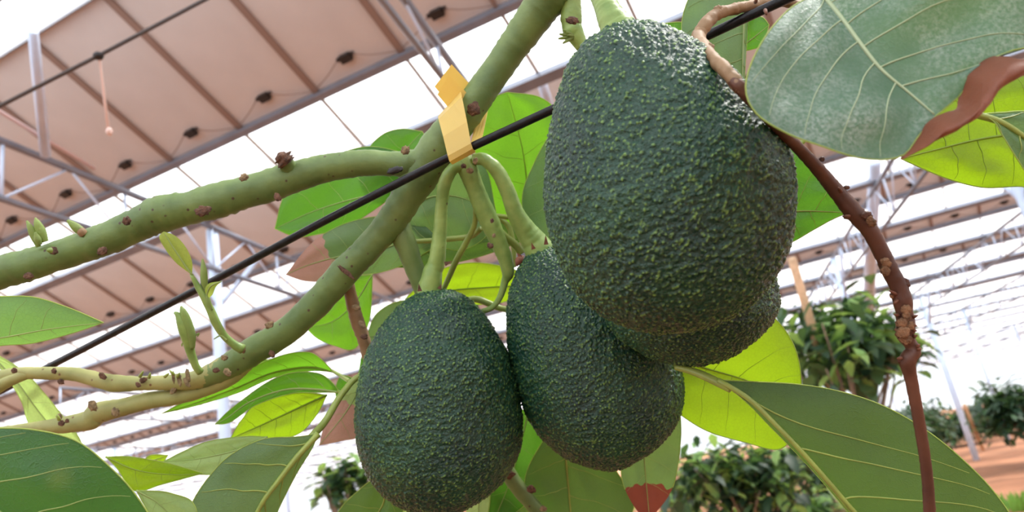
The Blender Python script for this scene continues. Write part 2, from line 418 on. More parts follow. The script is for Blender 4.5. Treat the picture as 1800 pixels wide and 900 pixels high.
def column(u, v, r, label, group, ztop=4.2, arms=True):
    e = empty('roof_column', W(u, v, 0)); tag(e, label, 'column', group); o = np.array(e.location)
    link('shaft', mesh('shaft', *rod(W(u, v, -.15) - o, W(u, v, ztop) - o, r, 16)), MAT['steel_blue'], e)
    if arms:
        for s in (-1, 1):
            link('brace', mesh('brace', *rod(W(u, v, ztop - .75) - o, W(u + .2 * s * .8, v + s * .8, ztop) - o, r * .45, 8)), MAT['steel_blue'], e)
    return e
TG = 'lattice trusses under the far roof'
truss(4.02, -1.5, 4.60, 4.20, 3.80, True, 'grey pipe roof truss crossing the upper left above the green limb', None)
truss(4.02, 4.60, 10.7, 4.20, 3.80, True, 'grey pipe roof truss behind the green limb, running on from the column', None)
truss(4.02, 10.7, 19.0, 4.20, 3.80, False, 'far grey lattice truss low behind the forked branches', None)
truss(1.13, -1.5, 4.60, 4.22, 3.98, True, 'brownish roof truss at the top, left of the yellow tape', None)
truss(1.13, 4.60, 13.0, 4.22, 3.98, True, 'pipe roof truss running down behind the fruit', None)
for u0 in (-2.6, -5.6, -8.6, -14.6, -22., 10.2, 16.2, 23., 31.):
    for (a, b) in ((7.6, 16.6), (16.6, 28.), (28., 42.), (42., 60.)):
        truss(u0, a, b, 4.22, 3.75, False, 'pale lattice roof truss among the far bays', TG)
CG = 'pale columns of the far bays'
column(5.0, 4.66, .052, 'white steel column between the green limb and the black wire', None)
column(tline(4.02, 10.7), 10.7, .05, 'white steel column low behind the forked branches', None)
column(-1.52, 22.43, .075, 'grey steel column footed on the red soil at right', None, arms=True)
column(-1.95, 9.6, .09, 'large pale column head at the right edge under the yellow-green leaf', None)
for u0 in (-2.6, -8.6, -14.6, -22., 10.2, 16.2, 23., 31.):
    for v_ in (13.8, 20.5, 28.2, 42, 60.):
        if u0 == -2.6 and 19 < v_ < 24: continue
        column(tline(u0, v_), v_, .05, 'slim pale column among the far bays', CG)
# white hanger post that drops from the ridge to the truss at upper left
def dbar(name, a, b, wpx, mat, label, cat, parent=None, seg=12):
    """round bar between two (x, y, depth) points"""
    p, q = P(*a), P(*b)
    V, Fc = tube_data(np.array([p, (p + q) / 2, q]), [wpx * .5 * a[2] / F, wpx * .5 * (a[2] + b[2]) / 2 / F, wpx * .5 * b[2] / F], seg)
    o = link(name, mesh(name, V, Fc), mat, parent)
    if label: tag(o, label, cat)
    return o
dbar('hanger_post', (58, 55, 4.25), (80, 272, 4.95), 17, MAT['steel_blue'], 'white steel hanger post joining the roof to the truss at upper left', 'post')
dbar('hanger_post', (1538, 286, 9), (1526, 560, 13), 20, MAT['steel_blue'], 'pale hanging post behind the brown twig, above the staked tree', 'post')
dbar('purlin_pipe', (-60, 160, 4.45), (165, 296, 5.4), 7, simple('pink_grey_pipe', (.62, .47, .45), .5), 'thin pinkish pipe above the left truss', 'pipe')
dbar('hanger_post', (946, 128, 5.6), (972, 205, 6.0), 17, MAT['steel_blue'], 'pale hanger post above the bright round leaf', 'post')

# trees and stakes standing in the rows
def tree(name, cx, cy, d, rx, rz, nl, leaf, mats, label, seed, base_z=0., trunk_r=.035, cat='tree', group=None, dens=1.0):
    rr = random.Random(seed); c = np.array(cx) if cy is None else P(cx, cy, d)
    e = empty(name, (c[0], c[1], base_z)); o = np.array([c[0], c[1], base_z]); tag(e, label, cat, group)
    h = c[2] - base_z
    tp = [(0, 0, -.12), (.03, .02, h * .4), (-.02, .04, h * .8), (0, 0, h + rz * .5)]
    V, Fc = tube_data(cat_rom(tp, 16), np.linspace(trunk_r, trunk_r * .4, 16), 9, .08, seed)
    link('trunk', mesh('trunk', V, Fc), MAT['trunk'], e)
    lim = []
    tips = []
    for i in range(16):
        a = rr.uniform(0, 6.283); z0 = h * .6 + rr.uniform(-.3, .5) * rz
        t1 = np.array([math.cos(a) * rx * rr.uniform(.5, .95), math.sin(a) * rx * rr.uniform(.5, .95), h + rz * rr.uniform(-.7, .9)])
        lim.append(tube_data(cat_rom([(0, 0, z0), tuple(t1 * .5 + np.array([0, 0, z0 * .5 + .02])), tuple(t1)], 8), np.linspace(trunk_r * .4, .004, 8), 6)); tips.append(t1)
    link('limb', mesh('limb', *join(*lim)), MAT['trunk'], e)
    for mi, mt in enumerate(mats):
        V = []; Fc = []
        for i in range(nl // len(mats)):
            t1 = tips[rr.randrange(16)] * rr.uniform(.45, 1.05); t1 = np.array([t1[0], t1[1], h + (tips[rr.randrange(16)][2] - h) * rr.uniform(.4, 1.1)]) * .5 + np.array(tips[i % 16]) * .5
            p = t1 + np.array([rr.gauss(0, rx * .2), rr.gauss(0, rx * .2), rr.gauss(0, rz * .2)])
            a = rr.uniform(0, 6.283); dr = np.array([math.cos(a), math.sin(a), rr.uniform(-1.1, .35)]); dr /= np.linalg.norm(dr)
            s = np.cross(dr, Z); s /= np.linalg.norm(s) + 1e-9; up = np.cross(s, dr); L_ = leaf * rr.uniform(.7, 1.2); w_ = L_ * .22
            b = len(V)
            V += [p, p + dr * L_ * .35 + s * w_ + up * w_ * .3, p + dr * L_ * .4, p + dr * L_ * .35 - s * w_ + up * w_ * .3, p + dr * L_ * .72 + s * w_ * .75 + up * w_ * .1, p + dr * L_ * .75 - up * w_ * .2,
                  p + dr * L_ * .72 - s * w_ * .75 + up * w_ * .1, p + dr * L_ - up * w_ * .6]
            Fc += [(b, b + 1, b + 2), (b, b + 2, b + 3), (b + 1, b + 4, b + 5, b + 2), (b + 2, b + 5, b + 6, b + 3), (b + 4, b + 7, b + 5), (b + 5, b + 7, b + 6)]
        link('foliage', mesh('foliage', V, Fc), mt, e)
    return e
MAT['tl1'] = leaf_mat('tree_leaf_dark', (.025, .060, .032), (.07, .15, .04), tf=.22, rough=.4)
MAT['tl2'] = leaf_mat('tree_leaf_mid', (.05, .11, .05), (.16, .32, .07), tf=.3, rough=.4)
MAT['tl3'] = leaf_mat('tree_leaf_light', (.22, .40, .12), (.5, .75, .15), tf=.4, rough=.45)
T3 = [MAT['tl1'], MAT['tl1'], MAT['tl2']]
tree('young_avocado_tree', 1466, 625, 4.6, .50, .42, 700, .17, [MAT['tl1'], MAT['tl2'], MAT['tl2'], MAT['tl3']], 'dark leafy tree with a bamboo stake, right of the avocados', 3)
tree('young_avocado_tree', 1300, 850, 5.6, .62, .36, 900, .17, T3 + [MAT['tl3']], 'dark bushy tree low in the frame beneath the yellow-green leaf', 5)
tree('young_avocado_tree', 1420, 905, 6.4, .40, .22, 300, .17, [MAT['tl2'], MAT['tl3']], 'small tree behind the bottom edge of the dark green leaf', 9)
tree('young_avocado_tree', 610, 850, 6.8, .30, .30, 300, .17, [MAT['tl2'], MAT['tl3'], MAT['tl1']], 'small bright bush low behind the left avocado', 11)
tree('young_avocado_tree', 1195, 872, 7.4, .35, .30, 260, .17, [MAT['tl2'], MAT['tl3']], 'pale bush low below the middle avocado', 13)
for i, (x, y, d, r_, lab) in enumerate([(1470, 800, 15, .8, 'distant tree behind the tip of the glowing yellow-green leaf'), (1575, 765, 16.5, .9, 'distant tree left of the brown twig, above the dark leaf'),
        (1668, 742, 25, 1.15, 'distant dark tree just right of the brown twig, behind the grey column'), (1745, 722, 27, 1.3, 'distant tree right of the grey column footed on red soil'), (1610, 752, 21, 1.0, 'distant tree hidden partly by the brown twig'), (1812, 705, 15.5, 1.0, 'distant tree cut by the right edge of the frame')]):
    tree('young_avocado_tree', x, y + 8, d, r_, .72, 1000, .28, [MAT['tl1'], MAT['tl1'], MAT['tl2']], lab, 20 + i, group='trees of the distant row')
# unseen lower crown, added below the frame to keep ground bounce off the fruit
tree('added_shade_crown', (.10, .55, .72), None, 0, .75, .30, 1500, .15, [MAT['tl1'], MAT['tl2']], 'unseen lower crown of the avocado tree, added to shade the hanging fruit from below', 77)
dbar('bamboo_stake', (1392, 455, 4.45), (1485, 770, 4.9), 15, MAT['bamboo'], 'leaning bamboo stake in the tree right of the avocados', 'stake')
dbar('bamboo_stake', (1695, 712, 15), (1728, 790, 17), 6, MAT['bamboo'], 'thin bamboo stake by the grey column in the far row', 'stake')
# weeds on the soil
rr = random.Random(4)
for i, (x, y, r_) in enumerate([(1795, 885, .45), (1600, 875, .3), (1440, 862, .5), (1500, 840, .4), (1400, 885, .4), (1320, 895, .4)]):
    c = onz(x, y, 0.0); V = []; Fc = []
    for j in range(160):
        a = rr.uniform(0, 6.283); q = rr.uniform(0, 1) ** .5 * r_
        p = np.array([c[0] + math.cos(a) * q, c[1] + math.sin(a) * q, -.06]); l = rr.uniform(.08, .24); t_ = np.array([rr.uniform(-.06, .06), rr.uniform(-.06, .06), l])
        s = np.array([math.cos(a * 3), math.sin(a * 3), 0]) * .02; b = len(V)
        V += [p - s, p + s, p + t_ * .6 + s * 1.4, p + t_ * .6 - s * 1.4, p + t_]; Fc += [(b, b + 1, b + 2, b + 3), (b + 3, b + 2, b + 4)]
    tag(link('weed_patch', mesh('weed_patch', V, Fc), MAT['weed']), 'low green weeds on the red soil', 'weeds', 'weed patches on the soil')

# ------------------------------------------------------------------ wires
pts = []
def wire_d(x): return 1 / (2.247 + .00088 * x)
q = [(-80, 731), (0, 688), (130, 622), (340, 512), (400, 480), (560, 394), (700, 322), (800, 272), (985, 186), (1100, 131), (1215, 76), (1300, 36), (1400, -10), (1560, -86)]
V, Fc = tube_data(cat_rom([tuple(P(x, y, wire_d(x))) for x, y in q], 120), [.0020] * 120, 14)
tag(link('support_wire', mesh('support_wire', V, Fc), MAT['wire']), 'black coated wire running up from lower left behind the big avocado', 'wire')
e = empty('overhead_wire', P(173, 98, 1.5)); o = np.array(e.location); tag(e, 'thin dark wire with a small clip high at upper left', 'wire')
V, Fc = tube_data(np.array([P(-60, 217, 1.5) - o, P(173, 98, 1.5) - o, P(420, -32, 1.5) - o]), [.0042] * 3, 10); link('wire', mesh('wire', V, Fc), simple('grey_wire', (.07, .065, .065), .6), e)
rt, uv_ = RIGHT * .009, UPV * .009
V, Fc = blob((0, 0, 0), (RIGHT * .011, UPV * .009, FWD * .009), seed=3); link('clip', mesh('clip', V, Fc), MAT['black'], e)
e = empty('hanging_string', P(177, 108, 1.55)); o = np.array(e.location); tag(e, 'pale string with a small bob hanging under the overhead wire', 'string')
ms = simple('pale_string', (.75, .58, .52), .6)
V, Fc = tube_data(np.array([P(175, 103, 1.5) - o, P(183, 170, 1.55) - o, P(191, 232, 1.55) - o]), [.0022, .0028, .0034], 8); link('string', mesh('string', V, Fc), ms, e)
V, Fc = blob(P(192, 231, 1.55) - o, (RIGHT * .007, UPV * .009, FWD * .007), seed=3); link('bob', mesh('bob', V, Fc), ms, e)

# ------------------------------------------------------------------ avocados
def fruit(a0, a1, prof, d, label, seed, tilt=0., nu=380, nv=290, spacing=.0015, hgt=.00105):
    """a0, a1: stalk end and blossom end in the photograph, prof: (distance along, radius one side, radius other side) in its pixels"""
    a0, a1 = np.array(a0, float), np.array(a1, float); L = np.linalg.norm(a1 - a0)
    ax = (a1 - a0) / L; pp = np.array([ax[1], -ax[0]])
    k = d / F
    Ax = (RIGHT * ax[0] - UPV * ax[1]); Pp = (RIGHT * pp[0] - UPV * pp[1]); Dn = FWD
    Ax = Ax * math.cos(tilt) + Dn * math.sin(tilt); Dn = np.cross(Ax, Pp); Dn /= np.linalg.norm(Dn)
    org = P(a0[0], a0[1], d)
    pr = np.array(prof, float)
    # smooth closed profile, parameterised by arc length
    sm = cat_rom([(s, (l + r) / 2, (r - l) / 2) for s, l, r in pr], 400)
    s_ = sm[:, 0]; R_ = np.maximum(sm[:, 1], 0); Of = sm[:, 2]
    g = np.linspace(0, 399, nv + 1); s_, R_, Of = [np.interp(g, np.arange(400), q) for q in (s_, R_, Of)]
    th = np.arange(nu) * 2 * math.pi / nu
    rs = np.random.RandomState(seed)
    Pm = np.zeros((nv + 1, nu, 3))
    for i in range(nv + 1):
        Pm[i] = org + k * (Ax * s_[i])[None] + k * ((R_[i] * np.cos(th) + Of[i])[:, None] * Pp[None] + (R_[i] * np.sin(th))[:, None] * Dn[None])
    # normals
    du = np.roll(Pm, -1, 1) - np.roll(Pm, 1, 1); dv = np.gradient(Pm, axis=0); Nn = np.cross(du, dv); ln = np.linalg.norm(Nn, axis=2, keepdims=True); ln[ln < 1e-12] = 1; Nn /= ln
    cen = org + k * Ax * L * .55
    if ((Nn * (Pm - cen)).sum(2)).mean() < 0: Nn = -Nn
    Nn[0] = -Ax; Nn[-1] = Ax
    # knobs: scattered points, dart throwing by a kd tree of kept ones
    area_w = R_[:, None] * np.ones(nu)[None]; cdf = np.cumsum(area_w.ravel()); cdf /= cdf[-1]
    flat = Pm.reshape(-1, 3); cand_ = flat[np.searchsorted(cdf, rs.rand(22000))]
    grid = {}; keep = []
    for c in cand_:
        key = tuple((c / spacing).astype(int)); ok = True
        for a in (-1, 0, 1):
            for b in (-1, 0, 1):
                for e_ in (-1, 0, 1):
                    for q in grid.get((key[0] + a, key[1] + b, key[2] + e_), ()):
                        if ((q - c) ** 2).sum() < (spacing * .78) ** 2: ok = False; break
                    if not ok: break
                if not ok: break
            if not ok: break
        if ok: grid.setdefault(key, []).append(c); keep.append(c)
    kd = kdtree.KDTree(len(keep))
    for i, c in enumerate(keep): kd.insert(c, i)
    kd.balance()
    amp = rs.uniform(.35, 1.0, len(keep))
    hh = np.zeros(len(flat)); kn = np.zeros(len(flat))
    for i, p in enumerate(flat):
        v3 = Vector(p)
        w1 = noise.noise_vector(v3 * 420) * .00055
        r = kd.find_n(v3 + w1, 2)
        d1, d2 = r[0][2], r[1][2]
        e_ = (d2 - d1) / spacing
        b = max(0., 1 - (d1 / (spacing * .62)) ** 2)
        rdg = noise.noise(v3 * 260)
        kn[i] = b * (.5 + .5 * amp[r[0][1]])
        hh[i] = hgt * (b * amp[r[0][1]] + .40 * rdg + .35 * noise.noise(v3 * 95))
    hh = hh.reshape(nv + 1, nu); kn = kn.reshape(nv + 1, nu)
    fade = np.clip(np.minimum(np.arange(nv + 1), nv - np.arange(nv + 1)) / 7., 0, 1)[:, None]
    Pd = Pm + Nn * (hh * fade)[:, :, None]
    V = [Pd[0].mean(0)] + list(Pd[1:-1].reshape(-1, 3)) + [Pd[-1].mean(0)]
    kk = np.concatenate([[0], kn[1:-1].ravel(), [0]])
    Fc = []; m_ = nv - 1
    for j in range(nu):
        j2 = (j + 1) % nu
        Fc.append((0, 1 + j2, 1 + j)); b = 1 + (m_ - 1) * nu; Fc.append((b + j, b + j2, 1 + m_ * nu))
    for i in range(m_ - 1):
        for j in range(nu):
            j2 = (j + 1) % nu; a = 1 + i * nu; Fc.append((a + j, a + j2, a + nu + j2, a + nu + j))
    V = np.array(V) - org
    me = mesh('avocado', V, Fc)
    bm = bmesh.new(); bm.from_mesh(me); bmesh.ops.recalc_face_normals(bm, faces=bm.faces); bm.to_mesh(me); bm.free()
    at = me.attributes.new('knob', 'FLOAT', 'POINT'); at.data.foreach_set('value', kk.astype(np.float32))
    o = link('avocado', me, MAT['skin']); o.location = org
    tag(o, label, 'avocado')
    return o
def keep_world(ch, par):
    """parent ch under par although its mesh is written in world coordinates"""
    ch.parent = par; ch.matrix_parent_inverse = Matrix.Translation(par.location).inverted(); return ch
def spikes(pts, mat, parent, h=.0022):
    """papery bract remnants, little pointed scales"""
    for i, (x, y, d, dx, dy) in enumerate(pts):
        a = P(x, y, d); t = P(x + dx, y + dy, d - .001); s = np.cross(t - a, FWD); s /= np.linalg.norm(s); s *= .0011; f = FWD * .0006
        V = [a - s - f, a + s - f, a + s + f, a - s + f, t]; Fc = [(0, 1, 4), (1, 2, 4), (2, 3, 4), (3, 0, 4), (0, 3, 2, 1)]
        keep_world(link('bract', mesh('bract', V, Fc, False), mat), parent)

A1 = fruit((1093, 44), (1204, 580), [(0, 0, 0), (3, 30, 28), (12, 50, 48), (26, 78, 70), (54, 108, 106), (90, 130, 141), (128, 149, 168), (170, 166, 190), (213, 179, 208), (252, 189, 222), (291, 196, 227), (330, 197, 227), (368, 193, 221), (417, 182, 206), (455, 165, 186), (490, 138, 158), (515, 106, 125), (532, 72, 92), (543, 35, 50), (546, 0, 0)], .250,
           'largest avocado, nearest the camera, shiny highlights on its right shoulder', 1)
A4 = fruit((1180, 262), (1224, 640), [(0, 0, 0), (4, 25, 25), (20, 55, 55), (60, 90, 86), (110, 118, 112), (170, 136, 132), (230, 148, 146), (285, 148, 148), (320, 128, 130), (350, 92, 96), (368, 60, 64), (378, 30, 32), (382, 0, 0)], .322,
           'avocado mostly hidden behind the largest one, only its dark underside showing', 2)
A2 = fruit((957, 432), (1082, 822), [(0, 0, 0), (3, 22, 16), (14, 44, 32), (34, 64, 56), (77, 92, 92), (134, 111, 125), (194, 121, 146), (252, 122, 157), (302, 113, 156), (348, 90, 135), (376, 62, 104), (394, 38, 68), (405, 20, 36), (409, 0, 0)], .369,
           'middle avocado of the lower pair, tilted, partly behind the largest one', 3)
A3 = fruit((768, 509), (777, 903), [(0, 0, 0), (3, 24, 22), (14, 48, 50), (30, 69, 67), (50, 88, 83), (70, 103, 96), (110, 124, 119), (150, 136, 133), (190, 143, 140), (225, 145, 144), (260, 142, 143), (290, 136, 136), (325, 120, 116), (352, 98, 90), (372, 72, 60), (386, 44, 36), (393, 20, 18), (395, 0, 0)], .365,
           'left avocado hanging lowest, matte green with yellowish specks', 4)

def fstem(par, pts, seed, n=60, rib=.06):
    o = ptube('stem', pts, MAT['stem'], None, n=n, seg=16, rough=.05, seed=seed, rib=rib, ribn=60); keep_world(o, par); return o
fstem(A1, [(1040, -60, .262, 40), (1052, -25, .258, 42), (1063, 5, .254, 42), (1074, 30, .251, 50), (1086, 50, .250, 64), (1092, 62, .250, 76)], 1)
fstem(A3, [(812, 290, .358, 20), (795, 298, .357, 22), (781, 325, .358, 23), (776, 365, .360, 22), (773, 410, .362, 25), (769, 450, .363, 29), (766, 466, .364, 31), (762, 474, .364, 34), (758, 492, .364, 38), (756, 512, .365, 46), (760, 528, .365, 60)], 2)
fstem(A2, [(832, 280, .358, 20), (852, 281, .357, 23), (875, 302, .357, 26), (893, 338, .359, 28), (905, 372, .362, 31), (922, 402, .366, 38), (938, 424, .368, 46), (952, 446, .369, 56)], 3)
fstem(A4, [(1150, 150, .330, 20), (1165, 210, .326, 24), (1178, 252, .323, 34), (1182, 275, .322, 46)], 4)
spikes([(738, 512, .350, -2, -14), (772, 508, .350, 4, -9), (782, 464, .352, 14, -5)], MAT['scar'], A3)
spikes([(938, 438, .350, -4, -12), (960, 430, .350, -1, -17), (915, 452, .352, -6, -8)], MAT['scale'], A2)
keep_world(ptube('bract', [(908, 468, .352, 3), (912, 458, .352, 14), (920, 450, .353, 4)], MAT['scale'], None, n=8), A2)

# ------------------------------------------------------------------ the avocado branch
BR = empty('avocado_branch', P(900, 100, .36))
tag(BR, 'thick green branch under the tape, forking into two limbs toward the left edge', 'branch')
def bpart(name, pts, mat, n=80, seg=20, rough=.06, seed=0, **k):
    return keep_world(ptube(name, pts, mat, None, n=n, seg=seg, rough=rough, seed=seed, **k), BR)
bpart('limb', [(1010, -90, .345, 84), (982, -35, .35, 76), (950, 14, .355, 67), (912, 68, .358, 58), (869, 129, .36, 54), (834, 178, .36, 56), (803, 219, .362, 62), (770, 262, .365, 70), (744, 300, .368, 68), (722, 335, .37, 60), (694, 380, .372, 54), (655, 428, .374, 50), (606, 478, .376, 52), (560, 530, .378, 50), (505, 580, .38, 48), (445, 617, .382, 50), (395, 648, .384, 44), (345, 670, .386, 32)], MAT['bark'], n=170, seed=1, rough=.075)
bpart('side_limb', [(770, 285, .366, 60), (728, 288, .366, 50), (690, 288, .366, 44), (650, 286, .366, 46), (600, 291, .366, 48), (555, 300, .366, 51), (512, 313, .365, 55), (470, 328, .364, 58), (425, 340, .363, 58), (380, 353, .362, 62), (330, 366, .361, 60), (285, 376, .36, 66), (240, 396, .36, 58), (190, 418, .359, 58), (140, 437, .358, 54), (85, 455, .357, 54), (35, 470, .356, 58), (-30, 486, .355, 60), (-90, 500, .355, 60)], MAT['bark'], n=170, seed=2, rough=.085)
bpart('fork', [(400, 642, .384, 40), (350, 666, .385, 34), (300, 672, .386, 28), (250, 674, .387, 25), (205, 674, .388, 30), (190, 672, .388, 29), (150, 662, .389, 25), (125, 657, .39, 24), (70, 656, .391, 22), (40, 656, .392, 22), (10, 662, .393, 26), (-40, 672, .394, 26)], MAT['bark_pale'], n=100, seed=3)
bpart('fork', [(440, 630, .384, 30), (405, 662, .386, 30), (360, 684, .388, 26), (310, 697, .389, 29), (262, 704, .39, 30), (210, 717, .391, 32), (172, 726, .392, 38), (160, 738, .392, 36), (135, 743, .393, 32), (105, 748, .394, 28), (50, 753, .395, 20), (-40, 764, .396, 16)], MAT['bark_pale'], n=100, seed=4)
bpart('fork', [(60, 655, .391, 14), (20, 668, .39, 20), (-20, 690, .39, 24)], MAT['bark_pale'], n=16, seed=44)
bpart('side_twig', [(704, 362, .379, 20), (704, 384, .378, 32), (706, 410, .377, 40), (716, 436, .377, 38), (728, 470, .378, 35), (742, 505, .379, 33), (760, 560, .385, 32), (778, 640, .395, 30), (830, 760, .41, 30), (885, 820, .42, 28), (905, 850, .42, 27), (928, 878, .42, 26), (960, 915, .42, 24)], MAT['bark'], n=70, seed=5)
bpart('side_twig', [(600, 478, .385, 20), (612, 500, .386, 21), (620, 535, .388, 23), (630, 570, .39, 24), (642, 605, .392, 22), (652, 650, .395, 20), (660, 700, .398, 18)], MAT['bark_tan'], n=50, seed=6, rib=.2, ribn=60)
bpart('side_twig', [(790, 245, .368, 36), (808, 272, .362, 36), (823, 300, .360, 35), (835, 330, .362, 32), (848, 362, .364, 34), (862, 392, .366, 34), (876, 425, .368, 30), (888, 455, .370, 26), (893, 480, .372, 22), (888, 494, .373, 14), (880, 520, .374, 11), (866, 540, .375, 10), (846, 548, .376, 9)], MAT['stem'], n=80, seed=7)
bpart('side_twig', [(1005, -20, .352, 30), (1004, 15, .352, 36), (1004, 38, .352, 38), (1003, 46, .352, 31), (1006, 52, .352, 36), (1014, 66, .352, 30), (1024, 84, .352, 22)], MAT['stem'], n=40, seed=8)
# smooth swellings where leaves have dropped, and their corky scars
def knob(x, y, d, rpx, mat='bark', seed=0, el=1.4, ang=0., depth=.7, name='leaf_scar'):
    if mat.startswith('bark') and name == 'leaf_scar' and mat != 'bark_tan' and mat != 'bark_brown': return None
    if 1: d += .0008; depth *= .5; rpx *= .95
    a = math.radians(ang); k = rpx * d / F
    A_ = (RIGHT * math.cos(a) - UPV * math.sin(a)) * k * el; B_ = (RIGHT * math.sin(a) + UPV * math.cos(a)) * k
    V, Fc = blob(P(x, y, d), (A_, B_, FWD * k * depth), 20, 14, .12 if name == 'swelling' else .5, seed)
    return keep_world(link(name, mesh(name, V, Fc), MAT[mat]), BR)
for i, (x, y, d, r_, m_, el, an) in enumerate([
        (357, 371, .340, 9, 'scar', 1.5, -10), (222, 388, .341, 8, 'scar', 1.0, 60), (428, 312, .345, 6, 'scar_pale', 1.4, -20), (180, 441, .343, 7, 'scar', 1.4, -15), (94, 441, .341, 7, 'scar', 1.2, 0),
        (488, 347, .352, 6, 'scar', 1.3, 60), (292, 350, .352, 9, 'bark', 1.6, -15), (712, 264, .352, 8, 'scar_pale', 1.0, 60), (833, 192, .3465, 12, 'scar', 1.0, -20), (608, 478, .364, 4, 'scar', 4.5, 40),
        (695, 299, .350, 6, 'black', 2.6, -12), (50, 485, .345, 6, 'scar', 1.5, 0), (285, 408, .345, 9, 'bark', 1.8, -10), (382, 380, .350, 6, 'bark', 2.2, 0),
        (815, 292, .349, 4, 'scar', 1.2, 0), (826, 300, .3505, 5, 'scar_pale', 1.3, 0), (836, 283, .350, 6, 'scar_pale', .7, 20),
        (252, 668, .381, 5, 'scar', 1.5, -20), (243, 676, .379, 4, 'scar', 1.5, 40), (180, 661, .381, 5, 'scar', 1.6, 40), (197, 685, .384, 9, 'bark_pale', 1.5, 10), (95, 652, .384, 5, 'scar', 1, 0), (25, 651, .385, 5, 'scar', 1, 0), (107, 671, .386, 5, 'scar', 1.2, 20),
        (305, 663, .376, 3, 'scar_pale', 3.5, 85), (315, 667, .375, 4, 'scar_pale', 2.8, 80), (328, 672, .374, 4, 'scar_pale', 2.5, 60), (330, 660, .374, 4, 'scar_pale', 3.0, 80), (305, 686, .382, 5, 'scar_pale', 1.6, -60),
        (400, 655, .366, 6, 'scar_pale', 1.3, 50), (380, 651, .367, 5, 'scar', 1.2, 0), (427, 612, .362, 5, 'scar_pale', 1.8, 80), (394, 629, .365, 5, 'scar_pale', 1.2, 0), (474, 571, .362, 6, 'scar_pale', 1.4, -30), (478, 622, .370, 5, 'scar', 1.4, 60), (432, 652, .375, 9, 'bark_pale', 1.2, 40),
        (163, 713, .379, 8, 'scar_pale', 1.3, 60), (203, 724, .379, 7, 'scar_pale', 1.2, 70), (158, 737, .380, 10, 'bark_pale', 1.2, 60), (275, 713, .383, 7, 'bark_pale', 1.8, -10), (108, 744, .382, 5, 'scar', 1.2, 0), (118, 740, .381, 4, 'scar', 1, 0), (104, 733, .381, 5, 'scar_pale', 1.2, 60),
        (548, 512, .362, 10, 'bark', 1.9, -45), (895, 835, .408, 7, 'scar', 1.4, -10), (933, 860, .410, 7, 'scar', 1.2, 40), (955, 894, .410, 5, 'scar_pale', 1.2, 0),
        (626, 540, .377, 5, 'scar_pale', 1.5, 10), (636, 570, .379, 5, 'scar_pale', 1.5, 60), (640, 592, .381, 5, 'scar', 1.3, 10), (862, 432, .357, 5, 'scar', 1.2, 20), (868, 414, .356, 4, 'scar_pale', .8, 20), (865, 388, .352, 4, 'scar', .8, 20), (1006, 36, .336, 7, 'scar', 1.6, 5)]):
    knob(x, y, d, r_, m_, i, el, an)
# pruned stub on the upper limb
keep_world(ptube('pruned_stub', [(518, 312, .366, 34), (508, 296, .361, 30), (500, 282, .357, 26)], MAT['bark'], None, n=12, seed=3), BR)
keep_world(ptube('pruned_stub', [(506, 287, .357, 31), (498, 278, .356, 33), (494, 272, .356, 20), (492, 268, .356, 8)], MAT['scar'], None, n=14, rough=.45, seed=8), BR)

